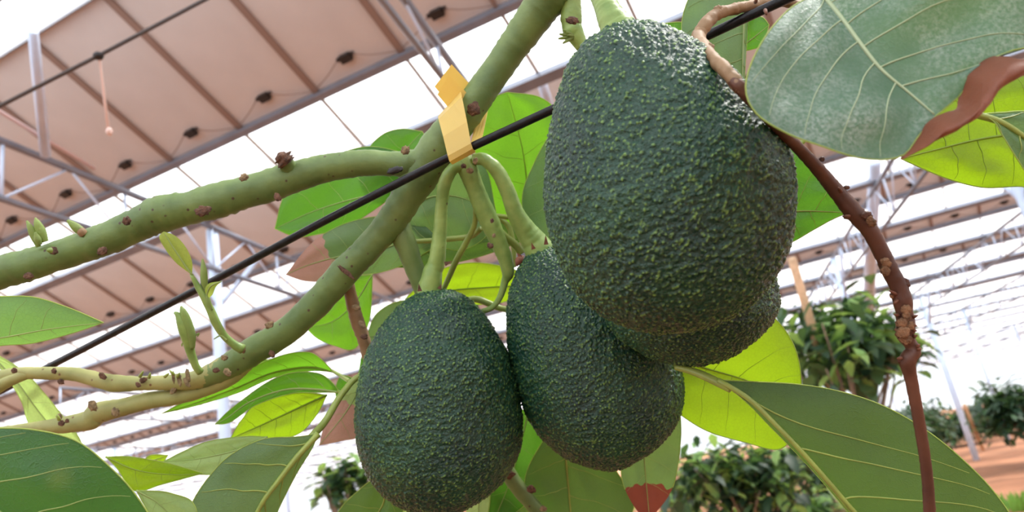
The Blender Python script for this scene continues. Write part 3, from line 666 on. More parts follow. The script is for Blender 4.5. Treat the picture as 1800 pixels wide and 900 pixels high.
# ------------------------------------------------------------------ leaves
def surf(left, mid, right, n, bulge, wave, seed):
    Lp, Mp, Rp = cat_rom(left, n), cat_rom(mid, n), cat_rom(right, n)
    L_, M_, R_ = [np.array([P(*q) for q in a]) for a in (Lp, Mp, Rp)]
    def at(t, a):
        f = min(max(t, 0), 1) * (n - 1); i = min(int(f), n - 2); k = f - i
        m = M_[i] * (1 - k) + M_[i + 1] * k; E_ = L_ if a < 0 else R_; e = E_[i] * (1 - k) + E_[i + 1] * k
        q = abs(a); p = m * (1 - q) + e * q
        wd = np.linalg.norm(e - m)
        p = p - FWD * (bulge * wd * math.sin(math.pi * q * .85))
        if wave: p = p + FWD * wd * wave * noise.noise(Vector((t * 5, a * 2.2 + seed, seed * 1.7))) * min(1, 3 * q) * min(1, 6 * (1 - t) + .1)
        return p
    return at, M_
def leaf(left, mid, right, mat, label, veins=6, vmat='vein', bulge=.10, wave=.10, seed=1, mr=.0009, brown=None, brown_mat=None, name='avocado_leaf', petiole=None, pet_r=None, lat=.55, front=True, par=None, n=44, vr=.26, group=None, pmat='petiole'):
    """outlines are traced from base to tip; every point has its own distance"""
    at, M_ = surf(left, mid, right, n, bulge, wave, seed)
    NA = 22; org = M_[0].copy()
    def blade(t0, t1, nm, m, jag=0.):
        V = []; Fc = []; UV = []; rows = max(6, int(n * (t1 - t0)))
        for i in range(rows + 1):
            for j in range(NA + 1):
                a = -1 + 2 * j / NA
                lo = t0 + (jag * noise.noise(Vector((a * 3, seed, 0))) if t0 > 0 else 0); hi = t1 + (jag * noise.noise(Vector((a * 3, seed, 0))) if t1 < 1 else 0)
                t = lo + (hi - lo) * i / rows
                V.append(at(t, a) - org); UV.append((t, a * .5 + .5))
        for i in range(rows):
            for j in range(NA):
                b = i * (NA + 1) + j; Fc.append((b, b + 1, b + NA + 2, b + NA + 1))
        me = mesh(nm, V, Fc); uv = me.uv_layers.new(name='leaf_uv')
        for lp in me.loops: uv.data[lp.index].uv = UV[lp.vertex_index]
        return link(nm, me, m)
    o = blade(0, brown if brown else 1, name, mat, .06); o.location = org; tag(o, label, 'leaf')
    if brown:
        b = blade(brown, 1, 'withered_tip', brown_mat, .06); b.parent = o; b['label'] = 'brown withered tip'
    side = -FWD if front else FWD
    pm = np.array([at(t, 0) + side * mr * .2 - org for t in np.linspace(0, .985, 40)])
    V, Fc = tube_data(pm, np.linspace(mr, mr * .25, 40), 8, 0); q = link('midrib', mesh('midrib', V, Fc), MAT[vmat], o)
    vv = []
    for i in range(veins):
        for s in (-1, 1):
            t0 = .05 + .80 * (i + (.25 if s > 0 else 0)) / veins; sg = []
            for a in np.linspace(0, .95, 16):
                tt = t0 + (lat * .36) * (a ** 1.25) * (1 - t0) + .012 * noise.noise(Vector((a * 4, i * 3.1 + s, seed)))
                if tt > .985: break
                sg.append(at(tt, s * a) + side * mr * .12 - org)
            if len(sg) > 3: vv.append(tube_data(np.array(sg), np.linspace(mr * vr, mr * vr * .3, len(sg)), 6, 0, cap=False))
    ed = []
    if vv: link('side_vein', mesh('side_vein', *join(*vv)), MAT[vmat], o)
    for sgn in (-1, 1):
        eg = np.array([at(t, sgn) - org for t in np.linspace(0, brown or 1, 50)])
        ed.append(tube_data(eg, [.00022] * 50, 5, 0, cap=False))
    link('leaf_margin', mesh('leaf_margin', *join(*ed)), MAT['margin'], o)
    if petiole:
        k = ptube('petiole', petiole, MAT[pmat], None, n=30, seg=10, rough=.03, seed=seed); keep_world(k, o)
    return o

LM = lambda *a, **k: leaf_mat(*a, **k)
m_glauc = LM('leaf_glaucous', (.085, .175, .115), (.20, .38, .12), tf=.26, rough=.52, bloom=1.0, spec=.35)
m_under = LM('leaf_underside_dull', (.10, .19, .085), (.22, .38, .07), tf=.38, rough=.5)
m_dark = LM('leaf_dark_green', (.028, .105, .028), (.09, .27, .03), tf=.32, rough=.36, spots=.25)
m_mid = LM('leaf_mid_green', (.045, .16, .025), (.13, .38, .02), tf=.50, rough=.4)
m_bright = LM('leaf_bright_green', (.075, .25, .022), (.20, .50, .02), tf=.58, rough=.4)
m_yel = LM('leaf_yellow_green', (.16, .31, .02), (.40, .66, .012), tf=.64, rough=.42)
m_pale = LM('leaf_pale_green', (.26, .40, .17), (.5, .72, .2), tf=.42, rough=.42)
m_olive = LM('leaf_olive_underside', (.05, .11, .032), (.13, .25, .03), tf=.38, rough=.5)
m_brown = LM('withered_leaf', (.19, .07, .04), (.42, .14, .06), tf=.3, rough=.55)
m_brown2 = LM('withered_leaf_pink', (.36, .20, .17), (.6, .34, .24), tf=.4, rough=.55)
m_young = LM('young_shoot_leaf', (.26, .36, .07), (.55, .66, .10), tf=.55, rough=.45)

# upper right
L1 = leaf([(1440, -14, .215), (1385, 18, .205), (1335, 78, .197), (1307, 150, .192), (1322, 200, .190), (1372, 236, .188), (1430, 258, .186), (1515, 280, .186), (1580, 276, .188), (1612, 240, .190), (1645, 204, .192)],
     [(1440, -14, .215), (1475, 28, .208), (1510, 75, .202), (1548, 122, .198), (1597, 163, .195), (1645, 204, .192)],
     [(1440, -14, .215), (1530, -90, .205), (1650, -130, .200), (1790, -110, .198), (1850, -20, .196), (1840, 70, .195), (1760, 96, .194), (1712, 122, .194), (1688, 165, .193), (1645, 204, .192)],
     m_glauc, 'large grey-green leaf at upper right with white dusty bloom and a curled brown edge', veins=5, vmat='vein_pale', seed=2, mr=.00085, wave=.10, bulge=.06, lat=.9, n=60)
# its curled, withered margin
inner = cat_rom([(1584, 276, .1875), (1606, 250, .190), (1630, 214, .191), (1660, 198, .191), (1682, 190, .192), (1690, 160, .193), (1702, 128, .193), (1742, 97, .194), (1790, 108, .195), (1850, 106, .195)], 50)
outer = cat_rom([(1586, 281, .186), (1618, 264, .184), (1650, 246, .181), (1680, 230, .180), (1712, 212, .180), (1738, 186, .180), (1756, 160, .180), (1776, 145, .181), (1805, 132, .183), (1850, 132, .184)], 50)
V = []; Fc = []; org = P(*inner[0])
for i in range(50):
    for j in range(11):
        k = j / 10; a = inner[i] * (1 - k) + outer[i] * k; p = P(*a)
        p = p - FWD * .006 * math.sin(math.pi * k) * min(1, i / 8) + FWD * .0018 * noise.noise(Vector((i * .22, k * 2, 5)))
        V.append(p - org)
for i in range(49):
    for j in range(10): b = i * 11 + j; Fc.append((b, b + 1, b + 12, b + 11))
me = mesh('withered_edge', V, Fc); q = link('withered_edge', me, m_brown); q['label'] = 'curled reddish brown edge'; q.location = org
keep_world(q, L1)
leaf([(1870, 215, .262), (1850, 330, .258), (1790, 328, .256), (1730, 330, .254), (1680, 320, .252), (1635, 303, .250), (1584, 279, .248)],
     [(1870, 215, .262), (1800, 232, .258), (1720, 245, .254), (1650, 262, .250), (1584, 279, .248)],
     [(1870, 215, .262), (1830, 130, .262), (1740, 120, .262), (1660, 170, .258), (1610, 240, .252), (1584, 279, .248)],
     m_yel, 'bright yellow-green leaf at the right edge below the dusty leaf', veins=5, vmat='vein_dark', seed=3, mr=.0007)
leaf([(1716, 202, .240), (1745, 212, .238), (1762, 240, .237), (1790, 285, .236), (1830, 340, .236), (1890, 380, .236)],
     [(1716, 202, .240), (1755, 214, .239), (1795, 238, .238), (1840, 280, .237), (1890, 380, .236)],
     [(1716, 202, .240), (1760, 198, .240), (1815, 200, .240), (1860, 250, .239), (1890, 380, .236)],
     m_under, 'dull green leaf hanging at the right edge in front of the yellow-green leaf', veins=3, vmat='petiole', seed=5, mr=.0012)
leaf([(1840, 210, .275), (1800, 215, .272), (1765, 214, .270), (1735, 205, .268)], [(1840, 210, .275), (1810, 190, .274), (1775, 190, .270), (1735, 205, .268)],
     [(1840, 210, .275), (1835, 150, .276), (1790, 140, .274), (1750, 170, .270), (1735, 205, .268)],
     m_mid, 'small deep green leaf at the right edge under the brown curl', veins=3, seed=6, mr=.0006)
# behind the largest avocado's shoulder
leaf([(1232, -40, .335), (1205, 10, .33), (1198, 60, .327), (1208, 110, .325), (1250, 160, .323), (1307, 178, .322)],
     [(1310, -40, .335), (1308, 20, .33), (1306, 80, .327), (1305, 130, .324), (1307, 178, .322)],
     [(1330, -40, .34), (1316, 20, .34), (1312, 80, .335), (1309, 130, .328), (1307, 178, .322)],
     m_under, 'dull grey-green leaf standing behind the twig above the largest avocado', veins=4, vmat='vein_dull', seed=7, mr=.0008)
leaf([(1290, 90, .34), (1300, 60, .34), (1322, 32, .338), (1340, 30, .336), (1352, 44, .335)], [(1290, 90, .34), (1312, 76, .338), (1330, 62, .336), (1352, 44, .335)],
     [(1290, 90, .34), (1318, 88, .338), (1340, 78, .336), (1352, 44, .335)], m_mid, 'small green leaf showing between the twig and the dusty leaf', veins=2, seed=8, mr=.0005)
leaf([(1100, 90, .34), (1125, 60, .338), (1150, 48, .337), (1180, 40, .336), (1240, 40, .335)], [(1100, 90, .34), (1150, 75, .338), (1195, 62, .336), (1240, 40, .335)],
     [(1100, 90, .34), (1150, 110, .338), (1210, 100, .336), (1240, 40, .335)], m_mid, 'green leaf peeping over the top of the largest avocado', veins=3, seed=9, mr=.0006)
leaf([(1300, 410, .30), (1360, 436, .298), (1390, 426, .296), (1430, 404, .294), (1462, 386, .292), (1490, 374, .290)],
     [(1300, 380, .30), (1360, 374, .298), (1410, 371, .295), (1450, 372, .292), (1490, 374, .290)],
     [(1300, 260, .30), (1360, 250, .298), (1402, 256, .296), (1440, 292, .294), (1474, 340, .292), (1490, 374, .290)],
     m_mid, 'green pointed leaf right of the largest avocado behind the brown twig', veins=4, vmat='petiole', seed=10, mr=.0006)
keep_world(ptube('withered_scale', [(1362, 225, .285, 6), (1366, 242, .285, 18), (1372, 262, .285, 5)], MAT['scale'], None, n=10), L1)
q = ptube('leaf_stalk', [(1350, 290, .31, 12), (1378, 274, .31, 11), (1402, 258, .31, 9), (1420, 240, .31, 9)], MAT['petiole'], None, n=16); tag(q, 'thin green stalk between the brown twig and the largest avocado', 'stalk')

# centre, behind the tape and the hanging stems
leaf([(935, 420, .425), (868, 370, .42), (840, 300, .415), (836, 230, .412), (852, 180, .41), (892, 162, .41)],
     [(935, 420, .425), (928, 340, .42), (918, 260, .415), (892, 162, .41)],
     [(935, 420, .425), (985, 380, .422), (1010, 300, .418), (1000, 225, .414), (955, 174, .411), (892, 162, .41)],
     m_bright, 'bright green round leaf behind the yellow tape and black wire', veins=5, seed=11, mr=.0005, vmat='vein_dark')
leaf([(1020, 190, .395), (968, 236, .395), (935, 295, .395), (918, 345, .395), (928, 395, .396), (985, 450, .398)],
     [(1020, 190, .400), (1000, 270, .400), (985, 350, .400), (985, 450, .398)], [(1020, 190, .405), (1050, 280, .405), (1040, 380, .405), (985, 450, .398)],
     m_under, 'dull green leaf against the left flank of the largest avocado', veins=4, vmat='vein', seed=12, mr=.0006)
leaf([(770, 300, .425), (725, 318, .43), (668, 362, .435), (610, 398, .44), (560, 412, .44), (520, 416, .44), (483, 402, .44)],
     [(770, 300, .425), (700, 332, .43), (620, 350, .435), (550, 372, .44), (483, 402, .44)],
     [(770, 300, .425), (710, 270, .43), (650, 258, .435), (600, 270, .438), (548, 292, .44), (502, 340, .44), (483, 402, .44)],
     m_mid, 'broad green leaf below the upper limb, pointing left', veins=5, seed=13, mr=.0006)
leaf([(700, 330, .44), (660, 295, .44), (650, 262, .44), (672, 238, .44), (706, 227, .44), (742, 231, .44)],
     [(700, 330, .44), (700, 295, .44), (715, 262, .44), (742, 231, .44)], [(700, 330, .44), (745, 310, .44), (760, 262, .44), (742, 231, .44)],
     m_mid, 'rounded green leaf tip rising above the fork of the limbs', veins=3, seed=14, mr=.0005)
leaf([(778, 425, .40), (720, 460, .405), (672, 478, .41), (625, 484, .412), (570, 494, .415), (535, 494, .415), (502, 483, .415)],
     [(778, 425, .40), (720, 424, .405), (660, 440, .41), (600, 450, .412), (545, 465, .415), (502, 483, .415)],
     [(778, 425, .40), (740, 392, .405), (690, 380, .41), (640, 384, .412), (590, 400, .415), (545, 430, .415), (502, 483, .415)],
     m_under, 'green leaf with a withered pinkish tip just right of the black wire', veins=5, vmat='vein', seed=15, mr=.0007, brown=.70, brown_mat=m_brown2,
     petiole=[(700, 424, .403, 6), (740, 424, .398, 9), (790, 420, .392, 10), (828, 415, .385, 10), (845, 402, .378, 10)])
leaf([(700, 380, .405), (745, 415, .405), (800, 440, .41), (850, 420, .41), (872, 372, .41)], [(700, 380, .405), (745, 350, .405), (800, 345, .41), (872, 372, .41)],
     [(700, 380, .405), (735, 310, .405), (790, 270, .408), (850, 290, .41), (872, 372, .41)], m_under, 'grey-green leaf right behind the hanging fruit stems', veins=4, vmat='vein', seed=16, mr=.0007)
leaf([(690, 470, .43), (740, 470, .43), (800, 462, .43), (860, 446, .43), (930, 420, .43)], [(690, 470, .43), (760, 440, .43), (840, 420, .43), (930, 420, .43)],
     [(690, 470, .43), (740, 415, .43), (810, 385, .43), (880, 385, .43), (930, 420, .43)], m_olive, 'olive leaf low behind the hanging stems', veins=4, vmat='petiole', seed=17, mr=.0006)
leaf([(712, 526, .45), (742, 496, .45), (775, 474, .45), (815, 463, .45), (855, 463, .45), (905, 474, .45), (960, 500, .45)], [(712, 526, .45), (780, 512, .45), (860, 505, .45), (960, 500, .45)],
     [(712, 526, .45), (770, 534, .45), (830, 536, .45), (890, 530, .45), (960, 500, .45)], m_yel, 'glowing yellow-green leaf between the left and middle avocados, above their gap', veins=4, vmat='vein_dark', seed=18, mr=.0006)
for pts, lab in (([(836, 366, .368, 9), (834, 395, .372, 10), (820, 425, .376, 11), (802, 458, .38, 11), (788, 490, .385, 10), (778, 512, .388, 9)], 'yellow-green leaf stalk hanging between the two lower fruit stems'),
                 ([(872, 400, .375, 14), (888, 416, .377, 14), (905, 430, .378, 15), (918, 446, .378, 15)], 'short pale stalk joining the middle avocado to the hanging twig'),
                 ([(878, 383, .40, 8), (895, 400, .40, 10), (903, 440, .40, 9), (904, 470, .40, 7)], 'thin yellowish stalk left of the middle avocado'),
                 ([(862, 380, .39, 8), (880, 380, .39, 9), (905, 384, .395, 8)], 'tiny stalk crossing behind the middle avocado stem'),
                 ([(818, 528, .41, 10), (838, 526, .41, 12), (860, 534, .41, 12), (880, 542, .41, 11), (905, 546, .41, 10)], 'pale curved stalk between the left and middle avocados')):
    q = ptube('leaf_stalk', pts, MAT['petiole'], None, n=30, seg=10, rough=.04); tag(q, lab, 'stalk')
leaf([(655, 482, .46), (610, 492, .46), (575, 540, .46), (537, 576, .46)], [(655, 482, .46), (625, 530, .46), (585, 565, .46), (537, 576, .46)],
     [(655, 482, .46), (650, 560, .46), (625, 612, .46), (590, 608, .46), (560, 596, .46), (537, 576, .46)], m_bright, 'bright green leaf behind the thin scaly twig', veins=4, vmat='vein', seed=19, mr=.0005)
leaf([(760, 600, .43), (700, 640, .43), (660, 625, .43), (644, 592, .43)], [(760, 600, .43), (710, 590, .43), (675, 590, .43), (644, 592, .43)],
     [(760, 600, .43), (740, 535, .43), (700, 530, .43), (662, 552, .43), (644, 592, .43)], m_under, 'dull green leaf behind the top left of the left avocado', veins=3, vmat='vein', seed=20, mr=.0005)
leaf([(628, 668, .44), (600, 660, .44), (590, 690, .44), (600, 720, .44)], [(628, 668, .44), (618, 680, .44), (610, 700, .44), (600, 720, .44)],
     [(640, 610, .44), (645, 640, .44), (640, 700, .44), (600, 720, .44)], m_mid, 'small green leaf squeezed against the left avocado', veins=2, vmat='petiole', seed=21, mr=.0006)

# left and bottom left
ST = [(662, 640, .375, 9), (640, 655, .372, 10), (618, 672, .37, 11), (596, 700, .365, 12), (572, 740, .36, 13), (548, 768, .35, 14)]
q = ptube('leaf_twig', ST, MAT['petiole'], None, n=40, seg=10); tag(q, 'thin green twig left of the left avocado that carries the fan of leaves', 'twig')
leaf([(586, 654, .40), (545, 652, .40), (480, 664, .402), (420, 690, .405), (345, 713, .41), (284, 727, .412)], [(586, 654, .40), (545, 645, .40), (480, 655, .402), (415, 682, .405), (345, 708, .41), (284, 727, .412)],
     [(586, 654, .40), (566, 632, .395), (545, 619, .395), (505, 622, .398), (450, 642, .40), (395, 668, .405), (335, 700, .41), (284, 727, .412)],
     m_bright, 'long bright green leaf stretching left under the fork, seen edge-on', veins=5, vmat='vein_dark', seed=22, mr=.0006, petiole=[(584, 652, .40, 5), (598, 660, .39, 7), (614, 670, .375, 8)])
leaf([(486, 642, .43), (470, 655, .43), (440, 668, .43), (400, 672, .43)], [(486, 642, .43), (465, 645, .43), (430, 655, .43), (400, 672, .43)], [(486, 642, .43), (470, 632, .43), (440, 632, .43), (400, 672, .43)],
     m_bright, 'small green leaf just above the long edge-on leaf', veins=2, seed=23, mr=.0004)
leaf([(598, 690, .385), (560, 690, .385), (510, 692, .385), (450, 712, .385), (405, 742, .385), (378, 746, .385)], [(598, 690, .385), (555, 684, .385), (500, 685, .385), (440, 706, .385), (400, 734, .385), (378, 746, .385)],
     [(598, 690, .385), (580, 668, .385), (556, 655, .385), (510, 656, .385), (470, 672, .385), (430, 700, .385), (400, 724, .385), (378, 746, .385)],
     m_bright, 'shiny green leaf with a rounded tip above the glowing yellow leaf', veins=4, vmat='vein', seed=24, mr=.0007, petiole=[(594, 688, .385, 5), (604, 690, .375, 8), (612, 682, .37, 8)])
leaf([(575, 694, .40), (555, 732, .40), (520, 765, .40), (460, 772, .40), (404, 772, .40)], [(575, 694, .40), (535, 712, .40), (475, 740, .40), (404, 772, .40)], [(575, 694, .40), (520, 690, .40), (460, 702, .40), (425, 738, .40), (404, 772, .40)],
     m_yel, 'glowing yellow leaf with olive veins under the shiny green leaf', veins=5, vmat='vein_dark', seed=25, mr=.0006)
leaf([(560, 762, .345), (520, 768, .34), (460, 772, .338), (405, 800, .335), (362, 846, .332), (335, 895, .330), (320, 960, .328), (330, 1040, .326), (380, 1080, .326)],
     [(560, 762, .345), (525, 800, .340), (490, 845, .336), (455, 895, .332), (415, 990, .328), (380, 1080, .326)],
     [(560, 762, .352), (548, 790, .352), (520, 835, .348), (490, 895, .343), (450, 990, .336), (380, 1080, .326)],
     m_under, 'dull green leaf folded along its thick yellow midrib, left of the left avocado', veins=5, vmat='petiole', seed=26, mr=.0016, vr=.28)
leaf([(470, 768, .37), (425, 800, .37), (395, 828, .37), (355, 834, .37), (320, 826, .37), (286, 812, .37)], [(470, 768, .37), (420, 790, .37), (350, 806, .37), (286, 812, .37)],
     [(470, 768, .37), (430, 767, .37), (370, 775, .37), (325, 792, .37), (286, 812, .37)], m_pale, 'pale silvery leaf between the yellow leaf and the folded leaf', veins=4, vmat='vein', seed=27, mr=.0005)
leaf([(186, 803, .36), (205, 822, .36), (238, 862, .36), (290, 850, .36), (358, 832, .36)], [(186, 803, .36), (240, 826, .36), (300, 834, .36), (358, 832, .36)], [(186, 803, .36), (235, 803, .36), (300, 815, .36), (358, 832, .36)],
     m_yel, 'yellow-green leaf pointing right beside the big dark leaf', veins=3, vmat='vein_dark', seed=28, mr=.0005)
leaf([(250, 812, .42), (265, 800, .42), (296, 800, .42)], [(250, 812, .42), (272, 808, .42), (296, 800, .42)], [(250, 812, .42), (280, 818, .42), (296, 800, .42)], m_yel, 'tiny yellow leaf tip behind the silvery leaf', veins=0, seed=29, mr=.0003)
leaf([(-240, 740, .235), (-120, 738, .235), (-20, 750, .235), (60, 754, .235), (140, 776, .235), (205, 824, .236), (252, 880, .238), (290, 960, .24), (280, 1070, .242)],
     [(-240, 740, .235), (-120, 800, .233), (-20, 885, .232), (80, 960, .234), (180, 1020, .238), (280, 1070, .242)],
     [(-240, 740, .235), (-240, 900, .235), (-140, 1040, .235), (0, 1110, .236), (140, 1120, .24), (280, 1070, .242)],
     m_dark, 'big dark green leaf filling the bottom left corner', veins=5, vmat='vein', seed=30, mr=.0010, wave=.06, bulge=.08, lat=1.1, n=60)
leaf([(-170, 560, .30), (-90, 520, .30), (0, 521, .30), (60, 522, .30), (120, 540, .30), (182, 567, .30)], [(-170, 580, .30), (-60, 598, .298), (0, 594, .297), (90, 578, .298), (182, 567, .30)],
     [(-170, 620, .30), (-60, 622, .30), (0, 608, .30), (60, 603, .30), (130, 585, .30), (182, 567, .30)],
     LM('leaf_fresh_green', (.09, .23, .065), (.30, .58, .10), tf=.5, rough=.4, spots=.3), 'fresh green pointed leaf at the left edge under the upper limb', veins=5, vmat='vein', seed=31, mr=.0005, wave=.04)
leaf([(-30, 610, .42), (10, 660, .42), (38, 705, .42), (52, 745, .42), (85, 790, .42), (150, 800, .42)], [(-30, 610, .42), (25, 665, .42), (62, 715, .42), (100, 760, .42), (150, 800, .42)],
     [(-30, 610, .42), (40, 650, .42), (78, 690, .42), (115, 735, .42), (140, 770, .42), (150, 800, .42)], LM('leaf_lime_pale', (.24, .42, .13), (.6, .85, .22), tf=.6), 'pale lime leaf behind the two forked branches at left', veins=4, vmat='vein', seed=32, mr=.0005)
leaf([(240, 862, .30), (262, 900, .30), (300, 960, .30)], [(240, 862, .30), (285, 890, .30), (330, 950, .30)], [(240, 862, .30), (300, 866, .30), (345, 890, .30), (350, 960, .30)], m_pale, 'pale leaf peeping out right of the dark corner leaf', veins=3, seed=33, mr=.0004)
leaf([(650, 640, .385), (612, 680, .38), (590, 715, .376), (570, 748, .373), (561, 783, .37)], [(650, 640, .385), (628, 690, .38), (604, 730, .375), (561, 783, .37)], [(650, 640, .385), (648, 700, .385), (636, 762, .38), (600, 775, .375), (561, 783, .37)],
     m_pale, 'pale leaf with a pink-brown withered tip touching the left avocado', veins=3, vmat='vein', seed=34, mr=.0005, brown=.46, brown_mat=m_brown2)

# bottom centre
leaf([(720, 800, .42), (670, 832, .42), (630, 862, .42), (592, 905, .42), (570, 990, .42)], [(720, 800, .42), (680, 850, .42), (665, 900, .42), (570, 990, .42)], [(720, 800, .42), (715, 860, .42), (700, 920, .42), (640, 990, .42), (570, 990, .42)],
     m_olive, 'olive leaf at the bottom edge, left of the left avocado', veins=4, vmat='petiole', seed=35, mr=.0007)
leaf([(690, 830, .43), (680, 870, .43), (680, 960, .43)], [(690, 830, .43), (715, 880, .43), (720, 960, .43)], [(690, 830, .43), (770, 870, .43), (760, 960, .43)], m_pale, 'pale leaf beneath the left avocado', veins=2, seed=36, mr=.0005)
leaf([(900, 720, .45), (870, 780, .45), (852, 850, .45), (858, 940, .45)], [(930, 720, .45), (915, 780, .45), (895, 850, .45), (858, 940, .45)], [(960, 700, .45), (970, 790, .45), (950, 860, .45), (858, 940, .45)],
     m_mid, 'green leaf in the gap between the left and middle avocados', veins=4, vmat='vein', seed=37, mr=.0005)
leaf([(975, 740, .43), (925, 830, .43), (930, 900, .43), (960, 990, .43)], [(990, 740, .43), (996, 820, .43), (1003, 900, .43), (1010, 1000, .43)], [(1010, 740, .43), (1085, 830, .43), (1110, 900, .43), (1010, 1000, .43)],
     m_olive, 'broad olive leaf with a straight pale midrib under the middle avocado', veins=4, vmat='petiole', seed=38, mr=.0009)
leaf([(1050, 700, .41), (1085, 790, .41), (1095, 850, .41), (1118, 895, .41), (1142, 915, .41)], [(1120, 690, .41), (1130, 780, .41), (1136, 850, .41), (1142, 915, .41)], [(1192, 690, .41), (1196, 760, .41), (1190, 820, .41), (1178, 865, .41), (1142, 915, .41)],
     m_under, 'grey-green leaf with a red-brown tip at the bottom right of the middle avocado', veins=4, vmat='vein', seed=39, mr=.0006, brown=.70, brown_mat=LM('withered_leaf_red', (.13, .035, .022), (.3, .06, .03), tf=.35))
leaf([(845, 840, .44), (830, 870, .44), (820, 905, .44), (840, 960, .44)], [(850, 840, .44), (842, 880, .44), (840, 960, .44)], [(860, 840, .44), (860, 890, .44), (840, 960, .44)], m_pale, 'narrow pale leaf at the lower right of the left avocado', veins=2, seed=40, mr=.0004)
leaf([(850, 800, .46), (845, 860, .46), (860, 940, .46)], [(870, 800, .46), (900, 870, .46), (930, 950, .46)], [(900, 790, .46), (960, 860, .46), (930, 950, .46)], m_olive, 'olive leaf behind the twig below the two lower avocados', veins=3, vmat='petiole', seed=41, mr=.0004)

# bottom right
leaf([(1150, 600, .37), (1150, 690, .368), (1195, 728, .366), (1245, 758, .364), (1310, 777, .362), (1370, 788, .36), (1405, 750, .36)], [(1150, 600, .37), (1220, 640, .368), (1320, 672, .362), (1405, 720, .36)],
     [(1150, 600, .37), (1240, 560, .368), (1310, 545, .366), (1350, 552, .364), (1385, 590, .362), (1404, 640, .36), (1408, 700, .36), (1405, 750, .36)],
     m_yel, 'glowing yellow-green leaf behind the base of the dark green leaf at lower right', veins=5, vmat='vein_dark', seed=42, mr=.0006, wave=.04)
leaf([(1262, 668, .300), (1310, 705, .297), (1352, 748, .294), (1400, 797, .291), (1450, 852, .288), (1500, 912, .286), (1560, 985, .284), (1690, 1060, .282), (1860, 1080, .280)],
     [(1262, 668, .300), (1315, 700, .295), (1362, 745, .291), (1408, 792, .288), (1458, 848, .285), (1508, 905, .283), (1580, 975, .281), (1700, 1040, .280), (1860, 1080, .280)],
     [(1262, 668, .300), (1330, 671, .297), (1400, 675, .294), (1470, 686, .290), (1545, 710, .286), (1620, 752, .282), (1690, 808, .279), (1745, 865, .277), (1800, 950, .276), (1860, 1080, .280)],
     m_olive, 'big dark green leaf crossing the lower right corner behind the brown twig', veins=5, vmat='petiole', seed=43, mr=.0011, wave=.05, bulge=.07, lat=1.7, n=60, vr=.38,
     petiole=[(1188, 645, .315, 12), (1215, 652, .310, 13), (1245, 664, .305, 15), (1285, 684, .299, 14)])

# ------------------------------------------------------------------ young shoots on the branch (parts of it)
def sblade(left, mid, right, name='shoot_leaf', mat=None, par=None, vm='vein'):
    at, M_ = surf(left, mid, right, 20, .25, .0, 1); V = []; Fc = []
    for i in range(21):
        for j in range(9): V.append(at(i / 20, -1 + j / 4))
    for i in range(20):
        for j in range(8): b = i * 9 + j; Fc.append((b, b + 1, b + 10, b + 9))
    o = keep_world(link(name, mesh(name, V, Fc), mat or m_young), BR)
    pm = np.array([at(t, 0) - FWD * .0001 for t in np.linspace(0, .97, 20)]); V, Fc = tube_data(pm, np.linspace(.0006, .0002, 20), 7)
    q = link('midrib', mesh('midrib', V, Fc), MAT['vein'], o); return o
def spart(name, pts, mat='bud', n=24): return keep_world(ptube(name, pts, MAT[mat] if isinstance(mat, str) else mat, None, n=n, seg=12, rough=.04), BR)
spart('shoot', [(427, 614, .362, 18), (412, 606, .360, 15), (394, 590, .357, 13), (380, 568, .354, 15), (370, 545, .352, 14), (356, 518, .350, 12), (344, 497, .349, 9), (336, 482, .348, 6)], 'stem')
sblade([(338, 484, .348), (310, 462, .347), (290, 436, .346), (280, 416, .345), (288, 407, .345)], [(338, 484, .348), (320, 458, .346), (303, 432, .345), (288, 407, .345)], [(338, 484, .348), (338, 458, .347), (326, 432, .346), (308, 414, .345), (288, 407, .345)])
spart('bud', [(362, 510, .350, 6), (359, 495, .349, 12), (358, 475, .348, 11), (356, 455, .348, 3)])
sblade([(364, 526, .350), (360, 510, .349), (368, 498, .348), (391, 494, .347)], [(364, 526, .350), (365, 514, .349), (372, 502, .347), (391, 494, .347)], [(364, 526, .350), (374, 518, .349), (380, 504, .348), (391, 494, .347)])
spart('bud', [(362, 530, .351, 8), (354, 515, .350, 11), (345, 500, .350, 9), (340, 486, .350, 3)])
spart('bud', [(372, 545, .351, 6), (366, 530, .350, 9), (363, 514, .350, 6), (360, 500, .350, 2)])
spart('tendril', [(398, 598, .356, 4), (388, 590, .355, 3), (376, 596, .355, 2)])
spart('shoot', [(352, 654, .368, 14), (345, 645, .366, 13), (336, 622, .364, 15), (330, 600, .362, 18), (322, 575, .360, 19), (314, 555, .359, 12), (306, 549, .358, 4)], 'stem')
spart('bud', [(338, 612, .362, 9), (336, 590, .361, 16), (328, 565, .360, 17), (322, 548, .359, 12), (318, 538, .359, 3)])
spart('tendril', [(340, 600, .362, 4), (344, 590, .362, 3), (350, 586, .362, 3), (347, 592, .362, 2)])
spart('tendril', [(334, 606, .361, 4), (326, 602, .361, 3), (320, 605, .361, 3), (320, 609, .361, 2)])
spart('bud', [(80, 425, .352, 10), (72, 408, .351, 17), (66, 393, .350, 12), (62, 383, .350, 3)])
spart('bud', [(68, 434, .351, 8), (60, 415, .350, 13), (53, 400, .349, 10), (47, 388, .349, 3)])
spart('bud', [(70, 430, .350, 8), (66, 420, .349, 12), (62, 408, .348, 4)])
spart('bud', [(147, 408, .353, 12), (138, 403, .352, 16), (127, 394, .351, 12), (118, 387, .350, 4)])
spart('bud', [(148, 412, .353, 15), (142, 406, .352, 15), (138, 402, .352, 8)], 'bark_tan', 8)
spart('bud', [(90, 440, .338, 10), (86, 440, .337, 8), (83, 440, .336, 3)], 'bud', 8)
